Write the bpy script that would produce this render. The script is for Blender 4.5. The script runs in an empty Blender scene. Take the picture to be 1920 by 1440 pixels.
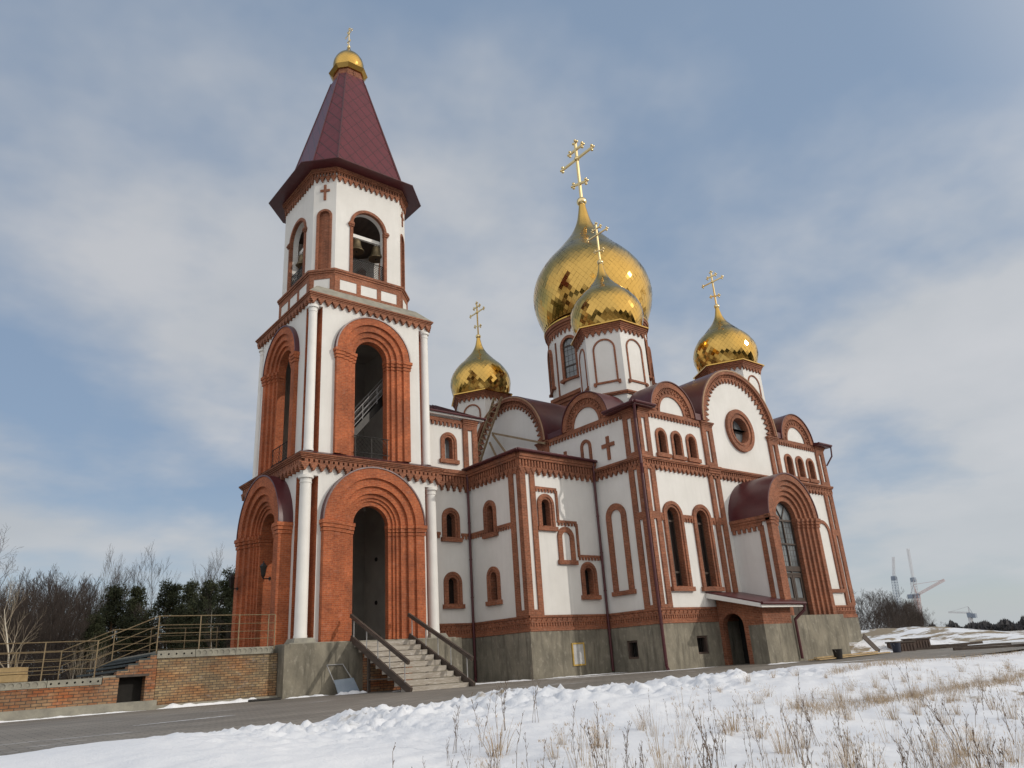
import bpy, bmesh, math, random
from mathutils import Vector, Matrix, noise
from mathutils.geometry import tessellate_polygon
random.seed(7)
PI = math.pi
S = bpy.context.scene
COL = S.collection
R = math.radians

# ------------------------------------------------------------------ camera
CAM_F, CAM_P, CAM_R, CAM_Y = 1395.3, R(20.404), R(-3.775), R(39.681)
CAM = Vector((-12.776, -30.233, 0.279))
fw = Vector((math.sin(CAM_Y)*math.cos(CAM_P), math.cos(CAM_Y)*math.cos(CAM_P), math.sin(CAM_P)))
rt = Vector((math.cos(CAM_Y), -math.sin(CAM_Y), 0)); up = rt.cross(fw)
RT = rt*math.cos(CAM_R) + up*math.sin(CAM_R); UP = -rt*math.sin(CAM_R) + up*math.cos(CAM_R)
cd = bpy.data.cameras.new('camera'); cam = bpy.data.objects.new('camera', cd); COL.objects.link(cam)
cd.sensor_width = 36; cd.lens = CAM_F/1920*36; cd.clip_start = 0.1; cd.clip_end = 5000
m = Matrix.Identity(4)
for i in range(3):
    m[i][0] = RT[i]; m[i][1] = UP[i]; m[i][2] = -fw[i]; m[i][3] = CAM[i]
cam.matrix_world = m
S.camera = cam
def ray(px, py): return fw + RT*((px-960)/CAM_F) + UP*((720-py)/CAM_F)
def at(px, py, dist):                       # survey point: the place a sight line reaches at a horizontal distance
    d = ray(px, py); return CAM + d*(dist/math.hypot(d.x, d.y))

# ------------------------------------------------------------------ materials
def newmat(name):
    m = bpy.data.materials.new(name); m.use_nodes = True
    n = m.node_tree.nodes; l = m.node_tree.links
    return m, n, l, n['Principled BSDF']
def N(nodes, t, **kw):
    x = nodes.new(t)
    for k, v in kw.items():
        if k.startswith('i_'):
            key = k[2:].replace('_', ' ')
            x.inputs[key].default_value = v
        else: setattr(x, k, v)
    return x
def mixc(n, l, fac, a, b, mode='MIX'):
    x = n.new('ShaderNodeMix'); x.data_type = 'RGBA'; x.blend_type = mode
    for sock, v in ((x.inputs[0], fac), (x.inputs[6], a), (x.inputs[7], b)):
        if hasattr(v, 'is_linked'): l.new(v, sock)
        elif isinstance(v, (int, float)): sock.default_value = v
        else: sock.default_value = (*v, 1)
    return x.outputs[2]
def ramp(n, l, src, p0, p1):
    x = n.new('ShaderNodeMapRange'); x.inputs[1].default_value = p0; x.inputs[2].default_value = p1
    l.new(src, x.inputs[0]); return x.outputs[0]
def noi(n, l, co, scale, detail=4, rough=.6):
    x = n.new('ShaderNodeTexNoise'); x.inputs['Scale'].default_value = scale; x.inputs['Detail'].default_value = detail
    x.inputs['Roughness'].default_value = rough; l.new(co, x.inputs['Vector']); return x.outputs[0]
def mapped(n, l, co, sc):
    x = n.new('ShaderNodeMapping'); x.inputs['Scale'].default_value = sc; l.new(co, x.inputs['Vector']); return x.outputs[0]
def bump(n, l, h, strength, dist, b):
    x = n.new('ShaderNodeBump'); x.inputs['Strength'].default_value = strength; x.inputs['Distance'].default_value = dist
    l.new(h, x.inputs['Height']); l.new(x.outputs[0], b.inputs['Normal'])

def brick_mat(name, c1, c2, mortar, w=.26, h=.078, ms=.012, patch=None, effl=0.0):
    m, n, l, b = newmat(name)
    uv = n.new('ShaderNodeUVMap').outputs[0]; ob = n.new('ShaderNodeTexCoord').outputs['Object']
    t = n.new('ShaderNodeTexBrick'); l.new(uv, t.inputs['Vector'])
    t.inputs['Scale'].default_value = 1; t.inputs['Brick Width'].default_value = w; t.inputs['Row Height'].default_value = h
    t.inputs['Mortar Size'].default_value = ms; t.inputs['Mortar Smooth'].default_value = .3; t.inputs['Bias'].default_value = -.1
    t.inputs['Color1'].default_value = (*c1, 1); t.inputs['Color2'].default_value = (*c2, 1); t.inputs['Mortar'].default_value = (*mortar, 1)
    big = noi(n, l, ob, .8, 5); sm = noi(n, l, ob, 9, 3)
    c = mixc(n, l, 1.0, t.outputs[0], mixc(n, l, ramp(n, l, big, .3, .7), (.66, .65, .66), (1.22, 1.20, 1.16)), 'MULTIPLY')
    c = mixc(n, l, 1.0, c, mixc(n, l, ramp(n, l, sm, .3, .7), (.74, .74, .74), (1.22, 1.22, 1.22)), 'MULTIPLY')
    if patch:
        p = noi(n, l, mapped(n, l, ob, (.35, .35, .9)), 1.6, 5)
        c = mixc(n, l, ramp(n, l, p, .46, .62), c, mixc(n, l, 1.0, c, patch, 'MULTIPLY'))
    if effl:
        e = noi(n, l, mapped(n, l, ob, (1, 1, 1.8)), 2.3, 6, .7)
        f = n.new('ShaderNodeMath'); f.operation = 'MULTIPLY'; f.inputs[1].default_value = effl
        l.new(ramp(n, l, e, .58, .75), f.inputs[0])
        c = mixc(n, l, f.outputs[0], c, (.55, .5, .46))
    l.new(c, b.inputs['Base Color']); b.inputs['Roughness'].default_value = .85
    bump(n, l, t.outputs[1], -.5, .012, b)
    return m

def noise_mat(name, c1, c2, scale=2.0, rough=.8, c3=None, metal=0.0, bmp=0.0, stretch=(1, 1, 1), lo=.35, hi=.65, bscale=12):
    m, n, l, b = newmat(name)
    ob = n.new('ShaderNodeTexCoord').outputs['Object']
    if stretch != (1, 1, 1): ob = mapped(n, l, ob, stretch)
    a = noi(n, l, ob, scale, 6)
    c = mixc(n, l, ramp(n, l, a, lo, hi), c1, c2)
    if c3:
        a2 = noi(n, l, ob, scale*4.3, 4)
        c = mixc(n, l, ramp(n, l, a2, .55, .75), c, c3)
    l.new(c, b.inputs['Base Color']); b.inputs['Roughness'].default_value = rough; b.inputs['Metallic'].default_value = metal
    if name == 'rough_cement_render':
        st = noi(n, l, mapped(n, l, ob, (2.2, 2.2, .5)), 1.6, 5)
        c = mixc(n, l, ramp(n, l, st, .5, .75), c, tuple(x*.62 for x in c2)); l.new(c, b.inputs['Base Color'])
    if bmp:
        bump(n, l, noi(n, l, ob, bscale, 6, .7), bmp, .05, b)
    return m

M = {}
M['brick'] = brick_mat('orange_brick', (.325, .075, .024), (.435, .118, .040), (.38, .15, .075), effl=.16)
M['brick2'] = brick_mat('russet_brick', (.205, .066, .031), (.295, .102, .050), (.29, .145, .09), effl=.16)
M['terr_brick'] = brick_mat('rough_tan_brick', (.33, .245, .135), (.20, .14, .08), (.085, .070, .056), w=.27, h=.088, ms=.014, patch=(1.0, .70, .54), effl=.35)
M['terr_brick2'] = brick_mat('rough_orange_brick', (.31, .145, .068), (.33, .225, .13), (.09, .07, .056), w=.30, h=.10, ms=.014, patch=(1.0, .66, .48), effl=.25)
def white_mat(name, base, dirt):
    m, n, l, b = newmat(name)
    ob = n.new('ShaderNodeTexCoord').outputs['Object']; uv = n.new('ShaderNodeUVMap').outputs[0]
    a = noi(n, l, ob, .55, 6, .65); st = noi(n, l, mapped(n, l, ob, (3, 3, .25)), 1.4, 4)
    c = mixc(n, l, ramp(n, l, a, .35, .75), base, dirt)
    st2 = noi(n, l, mapped(n, l, ob, (7, 7, .35)), 1.0, 5)
    c = mixc(n, l, ramp(n, l, st, .5, .85), c, tuple(x*.88 for x in base))
    c = mixc(n, l, ramp(n, l, st2, .58, .85), c, tuple(x*.92 for x in base))
    l.new(c, b.inputs['Base Color']); b.inputs['Roughness'].default_value = .78
    t = n.new('ShaderNodeTexBrick'); l.new(uv, t.inputs['Vector']); t.inputs['Scale'].default_value = 1
    t.inputs['Brick Width'].default_value = .26; t.inputs['Row Height'].default_value = .078; t.inputs['Mortar Size'].default_value = .012
    bump(n, l, t.outputs[1], -.14, .01, b)
    return m
M['white'] = white_mat('white_painted_brick', (.735, .725, .70), (.64, .63, .60))
M['white_sm'] = noise_mat('white_plaster', (.78, .77, .74), (.72, .71, .68), 1.5, .7)
M['conc'] = noise_mat('rough_cement_render', (.27, .245, .19), (.155, .142, .112), 1.1, .9, c3=(.33, .305, .25), bmp=.5, stretch=(1, 1, .7), bscale=7)
M['slab'] = noise_mat('grey_concrete_slab', (.32, .305, .25), (.22, .21, .18), 2.5, .9, bmp=.3)
M['step'] = noise_mat('frosted_step', (.42, .385, .335), (.27, .235, .195), 2.2, .85, c3=(.58, .56, .54), stretch=(.5, 2, 3))
M['wood'] = noise_mat('dark_timber', (.085, .062, .048), (.05, .037, .03), 6, .7, stretch=(1, .2, 1))
M['pine'] = noise_mat('raw_timber', (.46, .33, .165), (.34, .235, .11), 4, .75)
M['oldpine'] = noise_mat('weathered_timber', (.33, .245, .145), (.23, .165, .10), 4, .8)
M['paint_y'] = noise_mat('yellow_fresh_timber', (.66, .47, .17), (.55, .37, .13), 4, .7)
M['steel'] = noise_mat('rusty_beige_steel', (.235, .18, .10), (.16, .11, .06), 8, .6, metal=.2)
M['darksteel'] = noise_mat('black_iron', (.02, .02, .02), (.035, .032, .03), 8, .5, metal=.5)
M['greysteel'] = noise_mat('grey_steel', (.38, .38, .38), (.28, .28, .28), 6, .5, metal=.2)
M['bronze'] = noise_mat('aged_bronze', (.20, .155, .09), (.13, .105, .065), 7, .42, metal=.75)
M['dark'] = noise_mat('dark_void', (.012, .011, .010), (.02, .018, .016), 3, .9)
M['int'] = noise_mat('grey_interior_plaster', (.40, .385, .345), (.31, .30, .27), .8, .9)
M['tar'] = noise_mat('roofing_felt', (.06, .075, .075), (.035, .045, .05), 3, .8)
M['plast_b'] = noise_mat('blue_black_plastic', (.02, .027, .05), (.03, .035, .055), 3, .5)
M['plast_w'] = noise_mat('grey_blue_sheet', (.26, .31, .37), (.20, .25, .31), 3, .45)
M['rust'] = noise_mat('rusty_sheet', (.10, .065, .05), (.065, .045, .038), 2.5, .8)
M['panel'] = noise_mat('pale_panel', (.50, .50, .49), (.40, .40, .39), 2, .6)
M['snow'] = noise_mat('piled_snow', (.86, .875, .90), (.78, .80, .84), 4, .6, bmp=.6, bscale=5)

def roof_mat():
    m, n, l, b = newmat('maroon_sheet_metal')
    ob = n.new('ShaderNodeTexCoord').outputs['Object']
    c = mixc(n, l, ramp(n, l, noi(n, l, ob, 1.2, 4), .35, .7), (.085, .018, .022), (.062, .014, .018))
    l.new(c, b.inputs['Base Color']); b.inputs['Roughness'].default_value = .36
    bump(n, l, noi(n, l, ob, 2.5, 3), .15, .05, b)
    return m
M['roof'] = roof_mat()
def tent_mat():
    m, n, l, b = newmat('maroon_diamond_sheets')
    uv = n.new('ShaderNodeUVMap').outputs[0]
    sx = n.new('ShaderNodeSeparateXYZ'); l.new(uv, sx.inputs[0])
    def stripe(a, bb, per, wdt):
        x = n.new('ShaderNodeMath'); x.operation = 'MULTIPLY'; x.inputs[1].default_value = a; l.new(sx.outputs[0], x.inputs[0])
        y = n.new('ShaderNodeMath'); y.operation = 'MULTIPLY_ADD'; y.inputs[1].default_value = bb; l.new(sx.outputs[1], y.inputs[0]); l.new(x.outputs[0], y.inputs[2])
        f = n.new('ShaderNodeMath'); f.operation = 'MULTIPLY'; f.inputs[1].default_value = 1/per; l.new(y.outputs[0], f.inputs[0])
        g = n.new('ShaderNodeMath'); g.operation = 'FRACT'; l.new(f.outputs[0], g.inputs[0])
        h = n.new('ShaderNodeMath'); h.operation = 'LESS_THAN'; h.inputs[1].default_value = wdt; l.new(g.outputs[0], h.inputs[0])
        return h.outputs[0]
    s1 = stripe(.80, .60, .62, .10); s2 = stripe(-.80, .60, .62, .035)
    mx = n.new('ShaderNodeMath'); mx.operation = 'MAXIMUM'; l.new(s1, mx.inputs[0]); l.new(s2, mx.inputs[1])
    ob = n.new('ShaderNodeTexCoord').outputs['Object']
    c = mixc(n, l, ramp(n, l, noi(n, l, ob, 1.5, 3), .3, .7), (.118, .018, .028), (.094, .015, .023))
    c = mixc(n, l, mx.outputs[0], c, (.045, .010, .014))
    l.new(c, b.inputs['Base Color']); b.inputs['Roughness'].default_value = .36; b.inputs['Specular IOR Level'].default_value = .3
    bump(n, l, mx.outputs[0], .5, .03, b)
    return m
M['tent'] = tent_mat()
def gold_mat(name, rough, base):
    m, n, l, b = newmat(name)
    ob = n.new('ShaderNodeTexCoord').outputs['Object']
    c = mixc(n, l, ramp(n, l, noi(n, l, ob, 1.1, 4), .35, .7), base, tuple(x*.88 for x in base))
    l.new(c, b.inputs['Base Color']); b.inputs['Metallic'].default_value = 1; b.inputs['Roughness'].default_value = rough
    return m
M['gold'] = gold_mat('gilded_titanium_tiles', .11, (.66, .415, .115))
M['goldseam'] = gold_mat('dull_gold_seams', .30, (.46, .29, .085))
M['goldcross'] = gold_mat('pale_gold_cross', .22, (.84, .66, .34))
def glass_mat(name, col, rough=.05):
    m, n, l, b = newmat(name)
    ob = n.new('ShaderNodeTexCoord').outputs['Object']
    c = mixc(n, l, ramp(n, l, noi(n, l, ob, .9, 3), .35, .65), col, tuple(x*.5 for x in col))
    l.new(c, b.inputs['Base Color']); b.inputs['Roughness'].default_value = rough; b.inputs['Specular IOR Level'].default_value = .8
    bump(n, l, noi(n, l, ob, 1.3, 2), .06, .05, b)
    return m
M['glass'] = glass_mat('dark_window_glass', (.018, .018, .018))
M['glass2'] = glass_mat('pale_window_glass', (.22, .245, .26), .12)
M['frame'] = noise_mat('brown_window_frame', (.055, .035, .025), (.04, .026, .02), 5, .5)

# ------------------------------------------------------------------ mesh building
class MB:
    def __init__(s): s.v = []; s.f = []; s.m = []; s.pc = []
    def add(s, vs, fs, mi=0):
        o = len(s.v); s.v += [tuple(v) for v in vs]; s.pc.append((o, len(s.v), len(s.f), len(s.f)+len(fs)))
        for f in fs: s.f.append(tuple(i+o for i in f)); s.m.append(mi)
    def box(s, x0, x1, y0, y1, z0, z1, mi=0):
        s.add([(x, y, z) for z in (z0, z1) for y in (y0, y1) for x in (x0, x1)],
              [(0, 2, 3, 1), (4, 5, 7, 6), (0, 1, 5, 4), (2, 6, 7, 3), (0, 4, 6, 2), (1, 3, 7, 5)], mi)
    def tube(s, p0, p1, r0, r1=None, n=6, cap=True, mi=0):
        p0 = Vector(p0); p1 = Vector(p1); r1 = r0 if r1 is None else r1
        d = (p1-p0)
        if d.length < 1e-6: return
        d.normalize(); a = d.orthogonal().normalized(); b = d.cross(a)
        vs = [p+(a*math.cos(2*PI*i/n)+b*math.sin(2*PI*i/n))*r for p, r in ((p0, r0), (p1, r1)) for i in range(n)]
        fs = [(i, (i+1) % n, n+(i+1) % n, n+i) for i in range(n)]
        if cap: fs += [tuple(range(n-1, -1, -1)), tuple(range(n, 2*n))]
        s.add(vs, fs, mi)
    def bar(s, p0, p1, w, h, upv=(0, 0, 1), mi=0):
        p0 = Vector(p0); p1 = Vector(p1); d = (p1-p0).normalized(); a = d.cross(Vector(upv))
        if a.length < 1e-4: a = d.orthogonal()
        a.normalize(); b = a.cross(d)
        vs = [p+a*x*w/2+b*y*h/2 for p in (p0, p1) for x, y in ((-1, -1), (1, -1), (1, 1), (-1, 1))]
        s.add(vs, [(0, 1, 2, 3), (7, 6, 5, 4), (0, 4, 5, 1), (1, 5, 6, 2), (2, 6, 7, 3), (3, 7, 4, 0)], mi)
    def lathe(s, prof, c, n=24, mi=0, a0=0.0, cap=True):
        c = Vector(c); k = len(prof)
        vs = [(c.x+r*math.cos(a0+2*PI*i/n), c.y+r*math.sin(a0+2*PI*i/n), c.z+z) for r, z in prof for i in range(n)]
        fs = [(j*n+i, j*n+(i+1) % n, (j+1)*n+(i+1) % n, (j+1)*n+i) for j in range(k-1) for i in range(n)]
        if cap: fs += [tuple(range(n-1, -1, -1)), tuple(range((k-1)*n, k*n))]
        s.add(vs, fs, mi)
    def ball(s, c, r, n=10, mi=0):
        s.lathe([(max(r*math.sin(PI*j/n), .001), -r*math.cos(PI*j/n)) for j in range(n+1)], c, n+4, mi)
    def build_each(s, name, mats, parent=None, per=1, **kw):
        # one object per added piece (or per group of pieces)
        out = []
        for k in range(0, len(s.pc), per):
            g = s.pc[k:k+per]; q = MB(); v0 = g[0][0]
            q.v = s.v[v0:g[-1][1]]; q.f = [tuple(i-v0 for i in f) for f in s.f[g[0][2]:g[-1][3]]]; q.m = s.m[g[0][2]:g[-1][3]]
            out.append(q.build(name, mats, parent, **kw))
        return out
    def build(s, name, mats, parent=None, smooth=None, origin=None, recalc=True):
        me = bpy.data.meshes.new(name)
        off = Vector((0, 0, 0))
        if parent is not None and '_off' in parent: off = Vector(parent['_off'])
        if origin is not None: off = Vector(origin)
        me.from_pydata([(v[0]-off.x, v[1]-off.y, v[2]-off.z) for v in s.v], [], s.f)
        if not isinstance(mats, (list, tuple)): mats = [mats]
        for mm in mats: me.materials.append(M[mm] if isinstance(mm, str) else mm)
        if len(mats) > 1: me.polygons.foreach_set('material_index', s.m)
        if recalc:
            bm = bmesh.new(); bm.from_mesh(me); bmesh.ops.recalc_face_normals(bm, faces=bm.faces); bm.to_mesh(me); bm.free()
        uvl = me.uv_layers.new(name='UVMap'); d = uvl.data
        vv = me.vertices
        for p in me.polygons:
            nx, ny, nz = p.normal
            if abs(nz) > .85:
                for li in p.loop_indices:
                    co = vv[me.loops[li].vertex_index].co; d[li].uv = (co.x, co.y)
            else:
                h = math.hypot(nx, ny); tx, ty = -ny/h, nx/h; k = 1/max(h, .3)
                for li in p.loop_indices:
                    co = vv[me.loops[li].vertex_index].co; d[li].uv = (co.x*tx+co.y*ty, co.z*k if h < .97 else co.z)
        if smooth is not None:
            me.polygons.foreach_set('use_smooth', [True]*len(me.polygons))
            if smooth < 3: me.set_sharp_from_angle(angle=smooth)
        o = bpy.data.objects.new(name, me); COL.objects.link(o)
        o['_off'] = tuple(off)
        if parent is not None: o.parent = parent
        elif origin is not None: o.location = off
        return o

def tag(o, label=None, cat=None, group=None, kind=None):
    if label: o['label'] = label
    if cat: o['category'] = cat
    if group: o['group'] = group
    if kind: o['kind'] = kind
    return o
def thing(name, label, cat, loc=(0, 0, 0), group=None, rz=0):
    o = bpy.data.objects.new(name, None); COL.objects.link(o); o.location = loc; o.rotation_euler[2] = rz
    o['_off'] = tuple(loc); o.empty_display_size = .3
    return tag(o, label, cat, group)
def copy_tree(o, parent=None):
    c = o.copy(); COL.objects.link(c)
    if parent is not None: c.parent = parent
    for ch in [x for x in o.children]: copy_tree(ch, c)
    return c

class F:                                       # a facade: a along the wall, z up, d outwards
    def __init__(s, o, u, n): s.o = Vector(o); s.u = Vector(u).normalized(); s.n = Vector(n).normalized()
    def p(s, a, z, d): return s.o+s.u*a+s.n*d+Vector((0, 0, z))
def plate(mb, f, outer, holes, d0, d1, mi=0, back=True, sides=True):
    loops = [outer]+list(holes)
    tris = tessellate_polygon([[Vector((a, z, 0)) for a, z in lp] for lp in loops])
    pts = [q for lp in loops for q in lp]; k = len(pts)
    vs = [f.p(a, z, d1) for a, z in pts]+[f.p(a, z, d0) for a, z in pts]
    fs = [tuple(t) for t in tris]
    if back: fs += [tuple(reversed([i+k for i in t])) for t in tris]
    if sides:
        o = 0
        for lp in loops:
            n = len(lp)
            fs += [(o+i, o+(i+1) % n, k+o+(i+1) % n, k+o+i) for i in range(n)]
            o += n
    mb.add(vs, fs, mi)
def rect(a0, a1, z0, z1): return [(a0, z0), (a0, z1), (a1, z1), (a1, z0)]
def arch(ac, hw, z0, zs, n=16):
    return [(ac-hw, z0)]+[(ac-hw*math.cos(PI*i/n), zs+hw*math.sin(PI*i/n)) for i in range(n+1)]+[(ac+hw, z0)]
def ush(ac, Ro, Ri, z0, zs, n=24): return arch(ac, Ro, z0, zs, n)+list(reversed(arch(ac, Ri, z0, zs, n)))
def fbox(mb, f, a0, a1, z0, z1, d0, d1, mi=0): plate(mb, f, rect(a0, a1, z0, z1), [], d0, d1, mi)
def teeth(mb, f, a0, a1, zt, zm, zb, pitch, d0, d1):
    n = max(1, round((a1-a0)/pitch)); p = (a1-a0)/n; h = zm-zb
    pts = [(a0, zt), (a1, zt)]
    for i in range(n-1, -1, -1):
        c = a0+(i+.5)*p
        prof = ((.5, 0), (.40, 0), (.40, .30), (.27, .30), (.27, .62), (.13, .62), (.13, 1))
        pts += [(c+k*p, zm-q*h) for k, q in prof]+[(c-k*p, zm-q*h) for k, q in reversed(prof[1:])]
    pts.append((a0, zm))
    out = [pts[0]]
    for q in pts[1:]:
        if abs(q[0]-out[-1][0])+abs(q[1]-out[-1][1]) > 1e-5: out.append(q)
    plate(mb, f, out, [], d0, d1)
def small_teeth(mb, f, a0, a1, zt, zm, zb, pitch, d0, d1):
    fbox(mb, f, a0, a1, zm, zt, d0, d1)
    n = max(1, round((a1-a0)/pitch)); p = (a1-a0)/n
    for i in range(n):
        c = a0+(i+.5)*p; fbox(mb, f, c-.25*p, c+.25*p, zb, zm, d0, d1)
def dent(mb, f, a0, a1, z0, z1, pitch, d0, d1, fill=.6):
    n = max(1, round((a1-a0)/pitch)); p = (a1-a0)/n
    for i in range(n):
        c = a0+(i+.5)*p; fbox(mb, f, c-fill*p/2, c+fill*p/2, z0, z1, d0, d1)
def polar(ac, zc, r, t): return (ac-r*math.cos(t), zc+r*math.sin(t))
def ring(mb, f, ac, zc, r0, r1, d0, d1, t0=0.0, t1=PI, n=28):
    o = [polar(ac, zc, r1, t0+(t1-t0)*i/n) for i in range(n+1)]; i_ = [polar(ac, zc, r0, t0+(t1-t0)*i/n) for i in range(n+1)]
    plate(mb, f, o+i_[::-1], [], d0, d1)
def arcteeth(mb, f, ac, zc, r_out, r_mid, r_tip, n, d0, d1, t0=0.0, t1=PI):
    m_ = n*4; o = [polar(ac, zc, r_out, t0+(t1-t0)*i/m_) for i in range(m_+1)]
    p = (t1-t0)/n; inn = []
    for i in range(n):
        c = t0+(i+.5)*p
        inn += [polar(ac, zc, r_mid, c-.5*p), polar(ac, zc, r_mid, c-.36*p), polar(ac, zc, r_mid-(r_mid-r_tip)*.45, c-.30*p),
                polar(ac, zc, r_mid-(r_mid-r_tip)*.5, c-.15*p), polar(ac, zc, r_tip, c-.13*p), polar(ac, zc, r_tip, c+.13*p), polar(ac, zc, r_mid-(r_mid-r_tip)*.5, c+.15*p),
                polar(ac, zc, r_mid-(r_mid-r_tip)*.45, c+.30*p), polar(ac, zc, r_mid, c+.36*p)]
    inn.append(polar(ac, zc, r_mid, t1))
    plate(mb, f, o+inn[::-1], [], d0, d1)
def arcdent(mb, f, ac, zc, r0, r1, n, d0, d1, t0=0.0, t1=PI, fill=.6):
    p = (t1-t0)/n
    for i in range(n):
        c = t0+(i+.5)*p; q = fill*p/2
        plate(mb, f, [polar(ac, zc, r1, c-q), polar(ac, zc, r1, c+q), polar(ac, zc, r0, c+q), polar(ac, zc, r0, c-q)], [], d0, d1)
def barrel(mb, f, ac, zc, r, d0, d1, n=24, thick=.06, t0=0.0, t1=PI):
    ring(mb, f, ac, zc, r-thick, r, d0, d1, t0, t1, n)
def mould(mb, sq, z0, z1, nst, dmin):
    # stepped square moulding: sq=(x0,x1,y0,y1) outermost at top
    for k in range(nst):
        t = dmin*(1-(k+1)/nst); za = z0+(z1-z0)*k/nst; zb = z0+(z1-z0)*(k+1)/nst
        mb.box(sq[0]+t, sq[1]-t, sq[2]+t, sq[3]-t, za, zb)

def window(f, parent, ac, hw, z0, zs, rw=.2, proud=.09, rec=.3, brick='brick2', pane='glass', sill=True, bars=False, double=True):
    """brick surround standing proud of the wall, brick reveal, recessed pane; returns the hole for the wall"""
    mb = MB()
    plate(mb, f, ush(ac, hw+rw, hw+rw*.42 if double else hw, z0, zs, 14), [], -.02, proud)
    if double: plate(mb, f, ush(ac, hw+rw*.42, hw, z0, zs, 14), [], -rec, proud*.45)
    else: plate(mb, f, ush(ac, hw+.02, hw-.02, z0, zs, 14), [], -rec, proud*.6)
    if sill:
        fbox(mb, f, ac-hw-rw-.09, ac+hw+rw+.09, z0-.20, z0+.005, -.02, proud+.07)
        fbox(mb, f, ac-hw, ac+hw, z0-.0, z0+.03, -rec, proud+.05)
    o = mb.build('window', brick, parent)
    mb = MB(); plate(mb, f, arch(ac, hw+.03, z0, zs, 14), [], -rec-.04, -rec+.01)
    mb.build('pane', pane, o)
    if bars:
        mb = MB()
        for t in bars[0]: fbox(mb, f, ac-hw, ac+hw, t-.05, t+.05, -rec+.008, -rec+.06)
        for t in bars[1]: fbox(mb, f, ac+t-.03, ac+t+.03, z0, zs+hw*.9, -rec+.008, -rec+.052)
        ring(mb, f, ac, zs, hw-.07, hw, -rec+.008, -rec+.058, n=14)
        fbox(mb, f, ac-hw, ac-hw+.07, z0, zs, -rec+.008, -rec+.058); fbox(mb, f, ac+hw-.07, ac+hw, z0, zs, -rec+.008, -rec+.058)
        mb.build('frame', 'frame', o)
    return arch(ac, hw+(rw*.4 if double else .01), z0-.01, zs, 14)
def blind(f, parent, ac, hw, z0, zs, rw=.2, proud=.08, brick='brick2', name='blind_arch', sill=True):
    mb = MB(); plate(mb, f, ush(ac, hw+rw, hw, z0, zs, 16), [], -.02, proud)
    if sill: fbox(mb, f, ac-hw-rw-.08, ac+hw+rw+.08, z0-.2, z0+.004, -.02, proud+.06)
    return mb.build(name, brick, parent)
def wallcross(f, parent, ac, zc, h, w, t=.12, d=.07):
    mb = MB(); a = t
    pts = [(ac-a, zc-h*.62), (ac-a, zc-a), (ac-w, zc-a), (ac-w, zc+a), (ac-a, zc+a), (ac-a, zc+h*.38), (ac+a, zc+h*.38), (ac+a, zc+a), (ac+w, zc+a), (ac+w, zc-a), (ac+a, zc-a), (ac+a, zc-h*.62)]
    plate(mb, f, pts, [], -.02, d); return mb.build('wall_cross', 'brick2', parent)

# ------------------------------------------------------------------ onion domes and crosses
DOME = [(.845, -.58), (.90, -.46), (.955, -.30), (.99, -.13), (1.0, 0), (.985, .14), (.94, .30), (.865, .455), (.77, .60), (.66, .73), (.55, .85), (.45, .97), (.36, 1.08), (.27, 1.20), (.195, 1.33), (.14, 1.46), (.105, 1.58), (.078, 1.72), (.055, 1.86)]
DOME_T = [(.86, -.62), (.94, -.42), (.985, -.2), (1.0, 0), (.985, .2), (.93, .42), (.84, .62), (.72, .80), (.56, .97), (.38, 1.12), (.26, 1.28), (.17, 1.45), (.11, 1.62), (.07, 1.80), (.05, 1.92)]
def cat(prof, t):
    k = t*(len(prof)-1); i = min(int(k), len(prof)-2); f = k-i
    P = [prof[max(i-1, 0)], prof[i], prof[i+1], prof[min(i+2, len(prof)-1)]]
    return tuple(.5*((2*P[1][c])+(-P[0][c]+P[2][c])*f+(2*P[0][c]-5*P[1][c]+4*P[2][c]-P[3][c])*f*f+(-P[0][c]+3*P[1][c]-3*P[2][c]+P[3][c])*f**3) for c in (0, 1))
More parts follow.
